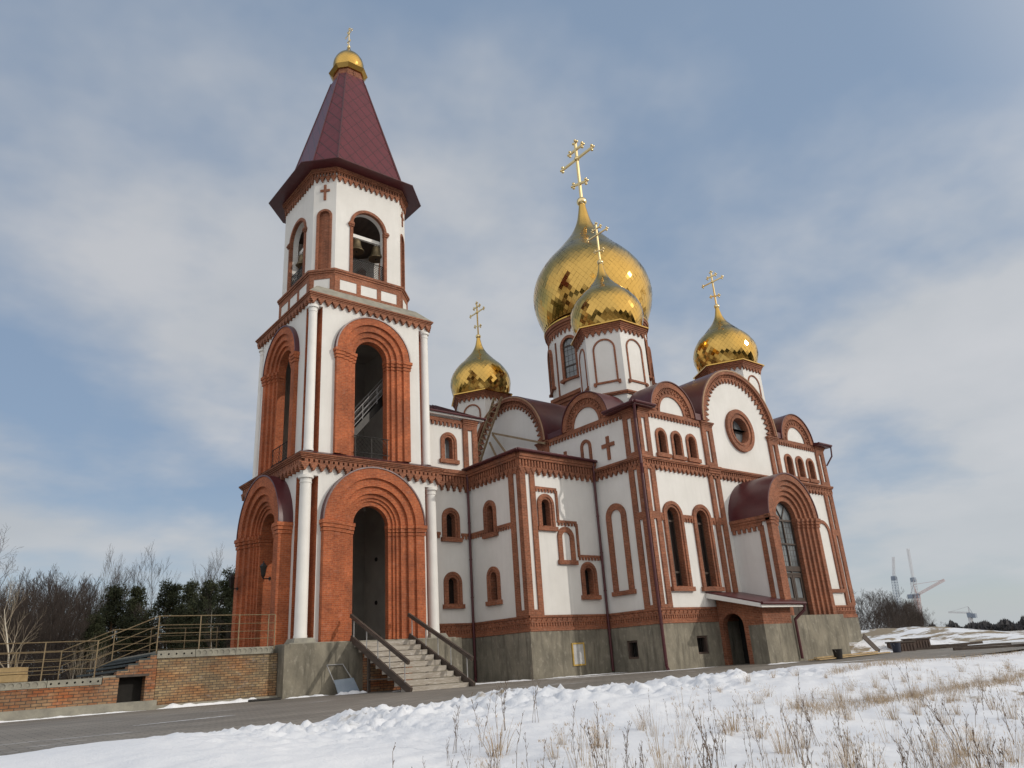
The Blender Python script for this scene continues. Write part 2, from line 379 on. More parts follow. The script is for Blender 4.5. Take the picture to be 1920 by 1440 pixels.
def onion(c, Rr, prof, n, parent, name, seed, tilt=.02, zs_up=1.0):
    rnd = random.Random(seed); c = Vector(c); mb = MB(); prof = [(r, z*(zs_up if z > 0 else 1)) for r, z in prof]
    dense = [cat(prof, i/160) for i in range(161)]
    mb.lathe([(r*Rr*.992, z*Rr) for r, z in dense[::4]], c, 48, mi=1)
    rows = [0]; acc = 0; tgt = None; i = 0           # rows spaced so that the diamonds keep their shape
    zs = [dense[0]]; cur = 0
    while cur < 160:
        step = max(dense[cur][0]*2*PI/n*.52, .018); acc = 0; j = cur
        while j < 160 and acc < step:
            acc += math.hypot(dense[j+1][0]-dense[j][0], dense[j+1][1]-dense[j][1]); j += 1
        if j == cur: j += 1
        cur = j; zs.append(dense[cur])
        if dense[cur][0] < .15: break
    tw = rnd.random()*6
    def P(j, i):
        r, z = zs[j]; a = 2*PI*(i+(.5 if j % 2 else 0))/n+tw
        return Vector((c.x+r*Rr*math.cos(a), c.y+r*Rr*math.sin(a), c.z+z*Rr))
    for j in range(len(zs)-2):
        for i in range(n):
            if j % 2: q = [P(j, i), P(j+1, i+1), P(j+2, i), P(j+1, i)]
            else: q = [P(j, i), P(j+1, i), P(j+2, i), P(j+1, i-1)]
            ce = sum(q, Vector())/4; nn = (q[2]-q[0]).cross(q[1]-q[3]).normalized()
            if nn.dot(Vector((ce.x-c.x, ce.y-c.y, .0))) < 0: nn = -nn
            nn = (nn+noise.noise_vector(ce*(2.6 if Rr < 3 else 1.5))*tilt*5.5+Vector((rnd.gauss(0, 1), rnd.gauss(0, 1), rnd.gauss(0, 1)))*tilt*.5).normalized()
            q = [ce+(p-ce)*.976 for p in q]; q = [p-nn*((p-ce).dot(nn)) for p in q]
            mb.add(q, [(0, 1, 2, 3)], 0)
    k = next(i for i, d in enumerate(dense) if d[0] < .19)
    mb.lathe([(r*Rr*1.004, z*Rr) for r, z in dense[k::4]]+[(dense[-1][0]*Rr, dense[-1][1]*Rr)], c, 24, mi=0)
    o = mb.build(name, ['gold', 'goldseam'], parent, recalc=False)
    return o
def cross(base, H, parent, arm=.32):
    b = Vector(base); mb = MB(); t = H*.030; U = Vector((0, 1, 0)); Z = Vector((0, 0, 1))
    mb.ball(b+Z*H*-.06, H*.075, 12)
    mb.bar(b, b+Z*H, t*1.1, t*1.1, (1, 0, 0))
    def arms(z, hl, slope=0.0, th=t):
        p0 = b+Z*(z-slope)-U*hl; p1 = b+Z*(z+slope)+U*hl
        mb.bar(p0, p1, th, th)
        for p, s in ((p0, -1), (p1, 1)):
            for q in (U*s*t*1.0, Z*t*1.3, -Z*t*1.3): mb.ball(p+q, t*.75, 6)
    arms(H*.70, H*arm); arms(H*.87, H*arm*.42); arms(H*.26, H*arm*.40, H*.035)
    for q in (Z*t*1.2, U*t*1.3, -U*t*1.3): mb.ball(b+Z*H+q, t*.75, 6)
    mb.ball(b+Z*H*.70, t*1.5, 6)
    mb.build('cross', 'goldcross', parent, smooth=R(50))

# =================================================================== BELL TOWER
T = thing('bell_tower', 'tall white and orange brick bell tower with maroon tent roof and small gold dome', 'bell tower', (3.8, 3.8, -.5))
cx, cy = 3.8, 3.8
W1 = .3; W2 = .5
FR = {'front': F((0, W1, 0), (1, 0, 0), (0, -1, 0)), 'left': F((W1, 0, 0), (0, 1, 0), (-1, 0, 0)),
      'back': F((7.6, 7.6-W1, 0), (-1, 0, 0), (0, 1, 0)), 'right': F((7.6-W1, 7.6, 0), (0, -1, 0), (1, 0, 0))}
FR2 = {'front': F((0, W2, 0), (1, 0, 0), (0, -1, 0)), 'left': F((W2, 0, 0), (0, 1, 0), (-1, 0, 0)),
       'back': F((7.6, 7.6-W2, 0), (-1, 0, 0), (0, 1, 0)), 'right': F((7.6-W2, 7.6, 0), (0, -1, 0), (1, 0, 0))}
# plinth and floors
mb = MB(); mb.box(-.5, 7.95, -.4, 8.0, -.9, 1.46); mb.build('plinth', 'conc', T)
mb = MB(); mb.box(-.25, 7.75, -.25, 7.85, 1.46, 1.5); mb.build('floor', 'slab', T)
# tier 1 walls
NA, NB = 1.02, 6.58
mb = MB()
for k, f in FR.items():
    holes = [arch(3.78 if k == 'front' else 3.8, 2.2, 1.5, 6.5, 24)] if k in ('front', 'left') else []
    plate(mb, f, rect(NA, NB, 1.5, 9.3), holes, -.5, 0)
    if k in ('front', 'back'): fbox(mb, f, .3, NA, 8.55, 9.2, -.72, 0); fbox(mb, f, NB, 7.3, 8.55, 9.2, -.72, 0)
mb.build('wall', 'white', T)
mb = MB()
for X, Y, sx, sy in ((1.02, 1.02, -1, -1), (6.58, 1.02, 1, -1), (1.02, 6.58, -1, 1)):
    x0, x1 = sorted((X-sx*.1, X+sx*.006)); y0, y1 = sorted((Y-sy*.1, Y+sy*.006))
    yy0, yy1 = sorted((Y+sy*.006, Y+sy*.71)); xx0, xx1 = sorted((X-sx*.1, X+sx*.71))
    mb = MB(); mb.box(xx0, xx1, y0, y1, 1.5, 8.55); mb.box(x0, x1, yy0, yy1, 1.5, 8.55)
    mb.build('corner_niche', 'brick', T)
# interior lining
mb = MB(); mb.box(.85, 6.75, 6.7, 6.72, 1.5, 9.2); mb.box(6.7, 6.72, .85, 6.7, 1.5, 9.2); mb.box(.8, 6.8, .8, 6.8, 9.2, 9.45)
o = mb.build('interior_wall', 'int', T)
mbv = MB()
for z in (3.55, 5.75):
    p0 = Vector((6.70, 5.35, z)); mbv.tube(p0, p0+Vector((-.06, 0, 0)), .11, .10, 12)
    p0 = Vector((4.55, 6.70, z)); mbv.tube(p0, p0+Vector((0, -.06, 0)), .11, .10, 12)
mbv.build_each('round_vent', 'dark', T)
# portals
def portal(f, ac, orders, z0, zs, dfront, name, brick, capz, roof=True, wall_d=0.0, parent=None, outer_back=None):
    """orders: list of radii from outside to inside with depth"""
    mb = MB(); k = len(orders)-1
    for i in range(k):
        d = dfront-orders[i][1]
        plate(mb, f, ush(ac, orders[i][0], orders[i+1][0], z0, zs, 28), [], outer_back if outer_back is not None and i == 0 else wall_d-.55, d)
    o = mb.build(name, brick, parent or T)
    for s in (-1, 1):
        mb = MB()
        for i in range(k):
            d = dfront-orders[i][1]
            for j, (zz, pr) in enumerate(((capz-.48, .04), (capz-.32, .07), (capz-.16, .11))):
                a0 = orders[i][0]+(pr if i == 0 else 0); a1 = orders[i+1][0]-(pr*.6)
                b0, b1 = sorted((ac+s*a0, ac+s*a1))
                fbox(mb, f, b0, b1, zz, zz+.16-(.03 if j == 0 else 0), (wall_d-.5) if outer_back is None or i else outer_back+.01, d+pr)
        mb.build('capital', brick, o)
    if roof:
        mb = MB(); barrel(mb, f, ac, zs, orders[0][0]+.07, wall_d-.02, dfront+.035, 32, .066)
        mb.build('arch_roof', 'roof', o, smooth=R(40))
    return o
OR1 = [(2.56, 0), (2.10, .12), (1.74, .25), (1.42, .37), (1.24, .45), (1.10, .53), (.90, .6)]
portal(F((0, W1, 0), (1, 0, 0), (0, -1, 0)), 3.78, OR1, 1.5, 6.55, .27, 'front_portal', 'brick', 6.58)
portal(F((W1, 0, 0), (0, 1, 0), (-1, 0, 0)), 3.8, OR1, 1.5, 6.55, .62, 'side_portal', 'brick', 6.58)
# tier 1 cornice
mb = MB(); mould(mb, (0, 7.6, 0, 7.6), 9.24, 9.49, 4, .2); mb.box(.27, 7.33, .27, 7.33, 9.0, 9.245)
for f in FR.values():
    teeth(mb, f, .10, 7.5, 9.09, 9.02, 8.74, .40, -.01, .19)
    dent(mb, f, .24, 7.36, 9.093, 9.24, .235, -.01, .19, .62)
mb.build('lower_cornice', 'brick2', T)
mb = MB(); mb.add([(-.02, -.02, 9.5), (7.62, -.02, 9.5), (7.62, 7.62, 9.5), (-.02, 7.62, 9.5), (.55, .55, 9.74), (7.05, .55, 9.74), (7.05, 7.05, 9.74), (.55, 7.05, 9.74)],
                  [(0, 1, 5, 4), (1, 2, 6, 5), (2, 3, 7, 6), (3, 0, 4, 7), (4, 5, 6, 7), (3, 2, 1, 0)]); mb.build('ledge_roof', 'roof', T)
# columns
def column(x, y, z0, z1, r, pad):
    mb = MB(); mb.lathe([(r*1.06, z0), (r*1.06, z0+.1), (r, z0+.14), (r*.93, z1-.34), (r*1.02, z1-.33), (r*1.02, z1-.28), (r*.95, z1-.27), (r*.98, z1-.14), (r*1.28, z1-.12), (r*1.28, z1)], (x, y, 0), 28)
    o = mb.build('column', 'white_sm', T, smooth=R(35))
    if pad:
        mb = MB(); mb.add([(x+a*.52, y+b*.52, 1.44) for a, b in ((-1, -1), (1, -1), (1, 1), (-1, 1))]+[(x+a*.40, y+b*.40, z0) for a, b in ((-1, -1), (1, -1), (1, 1), (-1, 1))],
                          [(0, 1, 5, 4), (1, 2, 6, 5), (2, 3, 7, 6), (3, 0, 4, 7), (4, 5, 6, 7), (3, 2, 1, 0)]); mb.build('column_base', 'slab', o)
for x, y in ((.54, .54), (7.06, .54), (.54, 7.06)): column(x, y, 1.7, 8.55, .265, True)
for x, y in ((.66, .66), (6.94, .66), (.66, 6.94)): column(x, y, 9.74, 17.02, .215, False)
# tier 2
N2A, N2B = 1.08, 6.52
mb = MB()
for k, f in FR2.items():
    holes = [arch(3.8, 1.7, 9.72, 14.9, 24)] if k in ('front', 'left') else []
    plate(mb, f, rect(N2A, N2B, 9.7, 17.4), holes, -.45, 0)
    if k in ('front', 'back'): fbox(mb, f, .5, N2A, 17.02, 17.38, -.58, 0); fbox(mb, f, N2B, 7.1, 17.02, 17.38, -.58, 0)
mb.build('upper_wall', 'white', T)
mb = MB()
for X, Y, sx, sy in ((1.08, 1.08, -1, -1), (6.52, 1.08, 1, -1), (1.08, 6.52, -1, 1)):
    x0, x1 = sorted((X-sx*.1, X+sx*.006)); y0, y1 = sorted((Y-sy*.1, Y+sy*.006))
    yy0, yy1 = sorted((Y+sy*.006, Y+sy*.57)); xx0, xx1 = sorted((X-sx*.1, X+sx*.57))
    mb = MB(); mb.box(xx0, xx1, y0, y1, 9.7, 17.02); mb.box(x0, x1, yy0, yy1, 9.7, 17.02)
    mb.build('upper_corner_niche', 'brick', T)
OR2 = [(2.02, 0), (1.66, .11), (1.34, .23), (1.08, .34), (.88, .44)]
portal(F((0, W2, 0), (1, 0, 0), (0, -1, 0)), 3.8, OR2, 9.72, 14.92, .2, 'front_arch', 'brick', 14.95)
portal(F((W2, 0, 0), (0, 1, 0), (-1, 0, 0)), 3.8, OR2, 9.72, 14.92, .2, 'side_arch', 'brick', 14.95)
mb = MB(); mb.box(1.0, 6.6, 6.50, 6.52, 9.7, 17.3); mb.box(6.50, 6.52, 1.0, 6.5, 9.7, 17.3); mb.box(.95, 6.65, .95, 6.65, 17.2, 17.5)
mb.build('upper_interior_wall', 'int', T)
mb = MB(); mould(mb, (.27, 7.33, .27, 7.33), 17.36, 17.64, 4, .18); mb.box(.46, 7.14, .46, 7.14, 17.3, 17.37)
for f in FR2.values(): teeth(mb, f, .36, 7.24, 17.40, 17.35, 17.09, .385, -.01, .15)
mb.build('upper_cornice', 'brick2', T)
# octagon
def octo(ap, hw): return [(cx+x, cy+y) for x, y in ((-hw, -ap), (hw, -ap), (ap, -hw), (ap, hw), (hw, ap), (-hw, ap), (-ap, hw), (-ap, -hw))]
def octf(ap, hw):
    p = octo(ap, hw); fs = []
    for i in range(8):
        a = Vector((*p[i], 0)); b = Vector((*p[(i+1) % 8], 0)); u = (b-a).normalized(); fs.append((F(a, u, (u.y, -u.x, 0)), (b-a).length))
    return fs
def octprism(mb, ap0, hw0, z0, ap1, hw1, z1, mi=0, cap=True):
    a = octo(ap0, hw0); b = octo(ap1, hw1)
    fs = [(i, (i+1) % 8, 8+(i+1) % 8, 8+i) for i in range(8)]
    if cap: fs += [tuple(range(7, -1, -1)), tuple(range(8, 16))]
    mb.add([(*p, z0) for p in a]+[(*p, z1) for p in b], fs, mi)
mb = MB(); mb.add([(.29, .29, 17.645), (7.31, .29, 17.645), (7.31, 7.31, 17.645), (.29, 7.31, 17.645), (.95, .95, 18.36), (6.65, .95, 18.36), (6.65, 6.65, 18.36), (.95, 6.65, 18.36)],
                  [(0, 1, 5, 4), (1, 2, 6, 5), (2, 3, 7, 6), (3, 0, 4, 7), (4, 5, 6, 7), (3, 2, 1, 0)]); mb.build('weathered_ledge', 'slab', T)
mb = MB(); octprism(mb, 2.86, 1.95, 17.7, 2.86, 1.95, 19.3)
for k, (p, h) in enumerate(((2.90, 19.24), (2.95, 19.36), (3.0, 19.46))): octprism(mb, p, 1.95+.41*(p-2.86), h, p, 1.95+.41*(p-2.86), h+(.12 if k < 2 else .11))
o = mb.build('drum_base', 'brick2', T)
mb = MB(); mbf = MB()
for i, (f, L) in enumerate(octf(2.86, 1.95)):
    cs = [(L/2+t, .47) for t in (-1.18, 0, 1.18)] if i % 2 == 0 else [(L/2, .42)]
    for c, h in cs: fbox(mb, f, c-h, c+h, 18.46, 19.04, -.02, .012)
    # brick frame proud around the panels
    rs = [rect(c-h, c+h, 18.46, 19.04) for c, h in cs]
    plate(mbf, f, rect(.004, L-.004, 17.75, 19.235), rs, -.01, .035)
mb.build_each('white_panel', 'white', o); mbf.build_each('panel_frame', 'brick2', o)
# belfry wall
mb = MB(); ringm = MB(); rail = MB(); niche = MB()
for i, (f, L) in enumerate(octf(2.78, 1.91)):
    c = L/2
    if i % 2 == 0:
        plate(mb, f, rect(0, L, 19.5, 25.7), [arch(c, .95, 19.57, 22.62, 18)], -.42, 0)
        w = MB(); plate(w, f, ush(c, 1.09, .93, 19.57, 22.62, 22), [], -.12, .07)
        for s in (-1, 1):
            for zz, pr, hh in ((22.42, .06, .09), (22.51, .10, .09), (22.60, .07, .08)): fbox(w, f, *sorted((c+s*(.9), c+s*(1.10+pr))), zz, zz+hh, -.1, .07+pr)
        w.build('bell_arch', 'brick2', T)
        w = MB()
        for zz in (20.62, 19.72): w.tube(f.p(c-.93, zz, -.1), f.p(c+.93, zz, -.1), .022, n=5)
        for s in (-1, 1): w.tube(f.p(c+s*.88, 19.6, -.1), f.p(c+s*.88, 20.62, -.1), .02, n=5)
        for k in range(-6, 14):
            for s in (0, 1):
                a = c-.93+k*.14; a2 = a+.9
                if s: a, a2 = a2, a
                p0 = [a, 19.72]; p1 = [a2, 20.62]
                lo, hi = c-.93, c+.93
                def clip(pa, pb):
                    for q, w_ in ((pa, pb), (pb, pa)):
                        for lim, sg in ((lo, 1), (hi, -1)):
                            if (q[0]-lim)*sg < 0:
                                if (w_[0]-lim)*sg < 0: return None
                                t = (lim-w_[0])/(q[0]-w_[0]); q[1] = w_[1]+(q[1]-w_[1])*t; q[0] = lim
                    return pa, pb
                r_ = clip(p0, p1)
                if r_: w.tube(f.p(*r_[0], -.1), f.p(*r_[1], -.1), .011, n=4, cap=False)
        w.build('bell_railing', 'darksteel', T)
    else:
        plate(mb, f, rect(0, L, 19.5, 25.7), [arch(c, .34, 19.58, 22.85, 12)], -.42, 0)
        w = MB(); plate(w, f, ush(c, .42, .30, 19.58, 22.85, 14), [], -.16, .04); plate(w, f, arch(c, .35, 19.57, 22.85, 14), [], -.2, -.13); w.build('brick_niche', 'brick2', T)
        wallcross(f, T, c, 24.42, .95, .26, .065, .06)
mb.build('belfry_wall', 'white', T)
mb = MB(); octprism(mb, 2.5, 1.75, 23.78, 2.5, 1.75, 23.9); mb.build('belfry_ceiling', 'wood', T); mb = MB(); octprism(mb, 2.5, 1.75, 19.5, 2.5, 1.75, 19.56); mb.build('belfry_floor', 'int', T)
mb = MB()
for f, L in octf(2.78, 1.91):
    teeth(mb, f, 0, L, 25.30, 25.24, 24.97, .31, -.01, .10); dent(mb, f, 0, L, 25.30, 25.52, .165, -.01, .12, .55); fbox(mb, f, -.04, L+.04, 25.505, 25.62, -.01, .16); fbox(mb, f, -.08, L+.08, 25.615, 25.74, -.01, .22)
mb.build('belfry_cornice', 'brick2', T)
mb = MB(); octprism(mb, 3.71, 2.255, 25.74, 3.72, 2.26, 25.77)
octprism(mb, 3.72, 2.26, 25.772, 2.99, 1.98, 26.06, cap=False); mb.build('eave', 'roof', T)
mb = MB(); octprism(mb, 2.99, 1.98, 26.05, .87, .56, 34.55); o = mb.build('tent_roof', 'tent', T)
mb = MB()
for p, q in zip(octo(3.0, 1.985), octo(.88, .57)): mb.tube((*p, 26.06), (*q, 34.55), .035, n=6)
mb.build_each('ridge_seam', 'roof', o)
mb = MB(); octprism(mb, .80, .42, 34.4, .80, .42, 35.1); o2 = mb.build('lantern_drum', 'brick2', T)
fx, L = octf(.80, .42)[0]; wallcross(fx, o2, L/2, 34.85, .34, .10, .03, .03)
mb = MB(); octprism(mb, .9, .46, 35.06, 1.08, .52, 35.28); octprism(mb, 1.08, .52, 35.285, .78, .38, 35.36); mb.build('dome_collar', 'goldseam', T)
o = onion((cx, cy, 35.90), .95, DOME_T, 34, T, 'dome', 3, .012)
cross((cx, cy, 37.66), 1.42, o, .30)
# beam over the bells and interior belfry
mb = MB(); mb.box(2.1, 5.5, 1.55, 1.69, 22.22, 22.42); mb.box(1.55, 1.69, 2.1, 5.5, 22.21, 22.41); mb.box(2.1, 5.5, 5.9, 6.04, 22.22, 22.42); mb.build_each('bell_beam', 'white_sm', T)
def bell(x, y, z, s, lab):
    t = thing('bell', lab, 'bell', (x, y, z), 'bells in the belfry')
    mb = MB(); mb.lathe([(.43*s, -.62*s), (.44*s, -.58*s), (.37*s, -.48*s), (.29*s, -.30*s), (.25*s, -.10*s), (.235*s, .06*s), (.19*s, .14*s), (.05*s, .17*s)], (x, y, z), 22)
    mb.build('bell_body', 'bronze', t, smooth=R(45))
    mb = MB()
    for k in (-.07, .07): mb.tube((x+k*s, y, z+.14*s), (x+k*s, y, 22.46), .018, n=5)
    mb.build_each('hanger', 'white_sm', t)
    mb = MB(); mb.tube((x, y, z+.1), (x, y, z-.6*s), .02, n=5); mb.ball((x, y, z-.62*s), .06*s, 6); mb.build('clapper', 'darksteel', t)
bell(3.42, 1.62, 21.98, .92, 'left bronze bell hanging in the right-hand belfry arch')
bell(4.60, 1.62, 21.90, .98, 'right bronze bell hanging in the right-hand belfry arch')
bell(1.62, 3.0, 21.9, .85, 'bronze bell in the narrow left-hand belfry arch')
bell(1.62, 4.5, 21.9, .85, 'far bronze bell in the left-hand belfry arch')
# railings inside the tier 2 arches
def arch_rail(f, ac, d, name):
    w = MB()
    for zz in (10.75, 9.95): w.tube(f.p(ac-.95, zz, d), f.p(ac+.95, zz, d), .025, n=5)
    for k in range(3):
        a = ac-.85+1.7*k/2; w.tube(f.p(a, 9.75, d), f.p(a, 10.75, d), .016, n=4)
    for k in range(-4, 8):
        for q in (0, 1):
            a = ac-.9+k*.225; pts = [(a+.8*i_/10, 9.95+.8*i_/10) for i_ in range(11)] if q == 0 else [(a+.8-.8*i_/10, 9.95+.8*i_/10) for i_ in range(11)]
            pts = [p_ for p_ in pts if abs(p_[0]-ac) < .92]
            if len(pts) > 1: w.tube(f.p(*pts[0], d), f.p(*pts[-1], d), .007, n=3)
    w.build(name, 'darksteel', T)
arch_rail(FR2['front'], 3.8, -.05, 'arch_railing'); arch_rail(FR2['left'], 3.8, -.05, 'arch_railing')
# steel stair inside tier 2
st = thing('metal_staircase', 'grey steel staircase climbing inside the middle arch of the bell tower', 'staircase', (3.4, 2.0, 9.74))
mb = MB(); mb.bar((2.2, 1.5, 9.8), (6.2, 1.5, 14.6), .06, .3); mb.bar((2.2, 2.4, 9.8), (6.2, 2.4, 14.6), .06, .3); mb.build_each('stringer', 'darksteel', st)
mb = MB()
for k in range(18):
    t = k/17; mb.box(2.2+4*t-.12, 2.2+4*t+.14, 2.6, 2.4, 9.85+4.8*t, 9.89+4.8*t)
mb.build_each('tread', 'darksteel', st)
mb = MB()
for y in (1.5, 2.4):
    for h in (.35, .65, 1.0): mb.tube((2.2, y, 9.85+h), (6.2, y, 14.65+h), .022, n=5)
    for k in range(6):
        t = k/5; mb.tube((2.2+4*t, y, 9.85+4.8*t), (2.2+4*t, y, 10.85+4.8*t), .022, n=5)
mb.build('handrail', 'greysteel', st)
# wall lanterns on the left portal
def lantern(y, z, lab):
    x = -.30; t = thing('wall_lantern', lab, 'lantern', (x, y, z), 'wall lanterns on the left portal')
    hx = x-.30
    mb = MB(); mb.lathe([(.09, -.22), (.15, .12), (.17, .13), (.17, .15), (.10, .25), (.03, .30), (.02, .38)], (hx, y, z), 6); mb.lathe([(.03, -.34), (.07, -.26), (.10, -.22)], (hx, y, z), 6); mb.build('lantern_body', 'darksteel', t)
    mb = MB(); mb.tube((x+.02, y, z-.36), (hx, y, z-.36), .025, n=6); mb.tube((hx, y, z-.36), (hx, y, z-.3), .025, n=6)
    mb.tube((x-.03, y, z-.36), (x+.02, y, z-.36), .08, n=10); mb.build('bracket', 'darksteel', t)
lantern(5.95, 4.62, 'far black wall lantern on the left jamb of the side portal')
lantern(2.0, 4.62, 'near black wall lantern on the right jamb of the side portal')

# =================================================================== CHURCH
CX0, CX1, CY0, CY1 = 14.89, 32.52, -6.48, 14.08
CH = thing('church', 'white church with russet brick trim, arched gables and gilded onion domes behind the bell tower', 'church', (18, 3.8, -.5))
XF, YF, ZF = (1, 0, 0), (0, 1, 0), None
def fr_front(y): return F((0, y, 0), (1, 0, 0), (0, -1, 0))
def fr_left(x): return F((x, 0, 0), (0, 1, 0), (-1, 0, 0))
def fr_right(x): return F((x, 0, 0), (0, -1, 0), (1, 0, 0))
def fr_back(y): return F((0, y, 0), (-1, 0, 0), (0, 1, 0))
walls = MB()
def frieze(f, a0, a1, z0=1.50, z1=2.18, parent=None):
    mb = MB()
    fbox(mb, f, a0, a1, z0, z1, -.02, .035)
    fbox(mb, f, a0-.03, a1+.03, z0-.02, z0+.10, -.01, .10); fbox(mb, f, a0-.03, a1+.03, z0+.103, z0+.18, -.01, .07)
    dent(mb, f, a0+.02, a1-.02, z0+.185, z0+.34, .16, -.01, .075, .5)
    fbox(mb, f, a0, a1, z0+.345, z0+.40, -.01, .08)
    n = max(1, round((a1-a0)/.31)); p = (a1-a0)/n
    for i in range(n):
        c = a0+(i+.5)*p
        fbox(mb, f, c-.11, c+.05, z0+.405, z0+.475, -.01, .078); fbox(mb, f, c-.06, c+.11, z0+.478, z0+.545, -.01, .074)
    fbox(mb, f, a0, a1, z1-.10, z1, -.01, .085)
    return mb.build('frieze', 'brick2', parent or CH)
def band(f, a0, a1, zt, zm, zb, pitch=.36, d=.16, dz=True, parent=None, name='cornice'):
    mb = MB(); h = zt-zm
    fbox(mb, f, a0, a1, zt-h*.28, zt, -.02, d+.10); fbox(mb, f, a0, a1, zt-h*.46, zt-h*.282, -.02, d+.05)
    if dz: dent(mb, f, a0, a1, zm+.02, zt-h*.463, .19, -.02, d-.01, .55); fbox(mb, f, a0, a1, zm+.0, zt-h*.463, -.02, d-.08)
    else: fbox(mb, f, a0, a1, zm+.02, zt-h*.463, -.02, d-.01)
    teeth(mb, f, a0, a1, zm+.018, zm-.03, zb, pitch, -.015, d-.02)
    return mb.build(name, 'brick2', parent or CH)
def pilaster(f, a0, a1, z0, z1, strips, d=.10, split=None):
    """brick pilaster with recessed white strips"""
    holes = []
    for s0, s1 in strips:
        if split: holes += [rect(s0, s1, z0+.0+.15, split-.18), rect(s0, s1, split+.18, z1-.15)]
        else: holes.append(rect(s0, s1, z0+.25, z1-.25))
    mb = MB(); plate(mb, f, rect(a0, a1, z0, z1), holes, -.01, d)
    o = mb.build('pilaster', 'brick2', CH)
    mb = MB()
    for h in holes: fbox(mb, f, h[0][0], h[2][0], h[0][1], h[1][1], -.005, .02)
    mb.build_each('white_strip', 'white', o)
    return o
# ---- plinths (cement render)
def holed_wall(mb, f, a0, a1, z0, z1, holes, th=.45, mi=0): plate(mb, f, rect(a0, a1, z0, z1), holes, -th, 0, mi)
pl = MB(); LX0, LX1, LY = 7.3, 9.85, 1.2; AX, AY = 9.85, -3.12
e = .07
bw_front = [rect(17.17, 18.0, .05, .87)]; bw_left = [rect(-4.92, -4.22, .03, .85)]
holed_wall(pl, fr_front(CY0-e), CX0-e, CX1+e, -1.2, 1.5, bw_front)
holed_wall(pl, fr_left(CX0-e), CY0-e+.45, CY1, -1.2, 1.499, bw_left)
holed_wall(pl, fr_right(CX1+e), -CY1, -CY0-.4, -1.2, 1.498, [])
holed_wall(pl, fr_front(AY-e), AX-e, CX0-e, -1.2, 1.5, [])
holed_wall(pl, fr_left(AX-e), AY-e+.45, 3.8, -1.2, 1.499, [])
holed_wall(pl, fr_front(LY-e), LX0, AX, -1.2, 1.5, [])
plinth = pl.build('plinth', 'conc', CH)
for f, h in ((fr_front(CY0-e), bw_front[0]), (fr_left(CX0-e), bw_left[0])):
    mb = MB(); plate(mb, f, rect(h[0][0], h[2][0], h[0][1], h[1][1]), [], -.36, -.32); o = mb.build('basement_window', 'glass', CH)
    mb = MB()
    for k in range(1, 5): a = h[0][0]+(h[2][0]-h[0][0])*k/5; mb.tube(f.p(a, h[0][1], -.2), f.p(a, h[1][1], -.2), .014, n=4)
    mb.build('grille', 'darksteel', o)
    mb = MB(); plate(mb, f, rect(h[0][0]-.004, h[2][0]+.004, h[0][1]-.004, h[1][1]+.004), [rect(h[0][0]+.09, h[2][0]-.09, h[0][1]+.09, h[1][1]-.09)], -.31, -.06); mb.build('brick_reveal', 'rust', o)
mb = MB(); fbox(mb, fr_front(AY-e), 12.24, 12.95, -.06, .87, -.01, .035); o = mb.build('wall_panel', 'panel', CH)
mb = MB(); plate(mb, fr_front(AY-e), rect(12.20, 12.99, -.10, .91), [rect(12.27, 12.92, -.03, .84)], -.01, .055); mb.build('foam_edge', noise_mat('yellow_foam', (.50, .33, .07), (.38, .25, .07), 6), o)

# ---- link between tower and church (two storeys)
f = fr_front(LY)
h = [window(f, CH, 8.64, .26, 6.30, 7.30, .27), window(f, CH, 8.64, .26, 3.06, 4.10, .27)]
plate(walls, f, rect(LX0, LX1+.2, 1.5, 9.8), h, -.4, 0)
frieze(f, LX0+.2, LX1)
band(f, LX0-.1, LX1-.02, 9.80, 9.12, 8.70)
for a0, a1 in ((LX0, 7.99), (9.27, LX1)): mb = MB(); small_teeth(mb, f, a0, a1, 6.56, 6.42, 6.26, .21, -.01, .07); mb.build('string_course', 'brick2', CH)
UX1 = 10.5
h = [window(f, CH, 8.66, .24, 10.36, 11.36, .26, pane='glass2')]
plate(walls, f, rect(LX0, UX1, 9.8, 12.75), h, -.4, 0)
plate(walls, F((UX1, 0, 0), (0, 1, 0), (1, 0, 0)), rect(LY+.0, 6.4, 9.8, 12.75), [], -.4, -.002)
mb = MB(); small_teeth(mb, f, LX0, 9.6, 12.62, 12.40, 12.20, .27, -.01, .10); mb.build('string_course', 'brick2', CH)
pilaster(f, 9.60, 10.52, 9.85, 12.40, [(9.90, 10.20)], .10)
mb = MB()
for k, (z, d) in enumerate(((12.40, .13), (12.50, .18), (12.60, .23))): fbox(mb, f, 9.58-.03*k, 10.54, z, z+.098, -.01, d)
mb.build('pilaster_capital', 'brick2', CH)
mb = MB(); fbox(mb, f, LX0, UX1+.35, 12.70, 12.80, -.02, .34); mb.build('eave_board', 'white_sm', CH)
mb = MB(); mb.add([(LX0, .80, 12.80), (UX1+.4, .80, 12.80), (UX1-.9, 3.8, 14.3), (LX0, 3.8, 14.3), (LX0, 6.8, 12.80), (UX1+.4, 6.8, 12.80)], [(0, 1, 2, 3), (4, 3, 2, 5), (1, 5, 2), (0, 3, 4), (0, 4, 5, 1)])
for k in range(8):
    x = LX0+.3+k*.45; x2 = min(x, UX1-.9); mb.bar((x, .80, 12.83), (x2, 3.8, 14.33), .03, .05)
mb.tube((LX0, .78, 12.82), (UX1+.42, .78, 12.82), .06, n=8); mb.tube((UX1+.42, .78, 12.82), (UX1+.42, 6.8, 12.82), .06, n=8)
mb.build('link_roof', 'roof', CH)
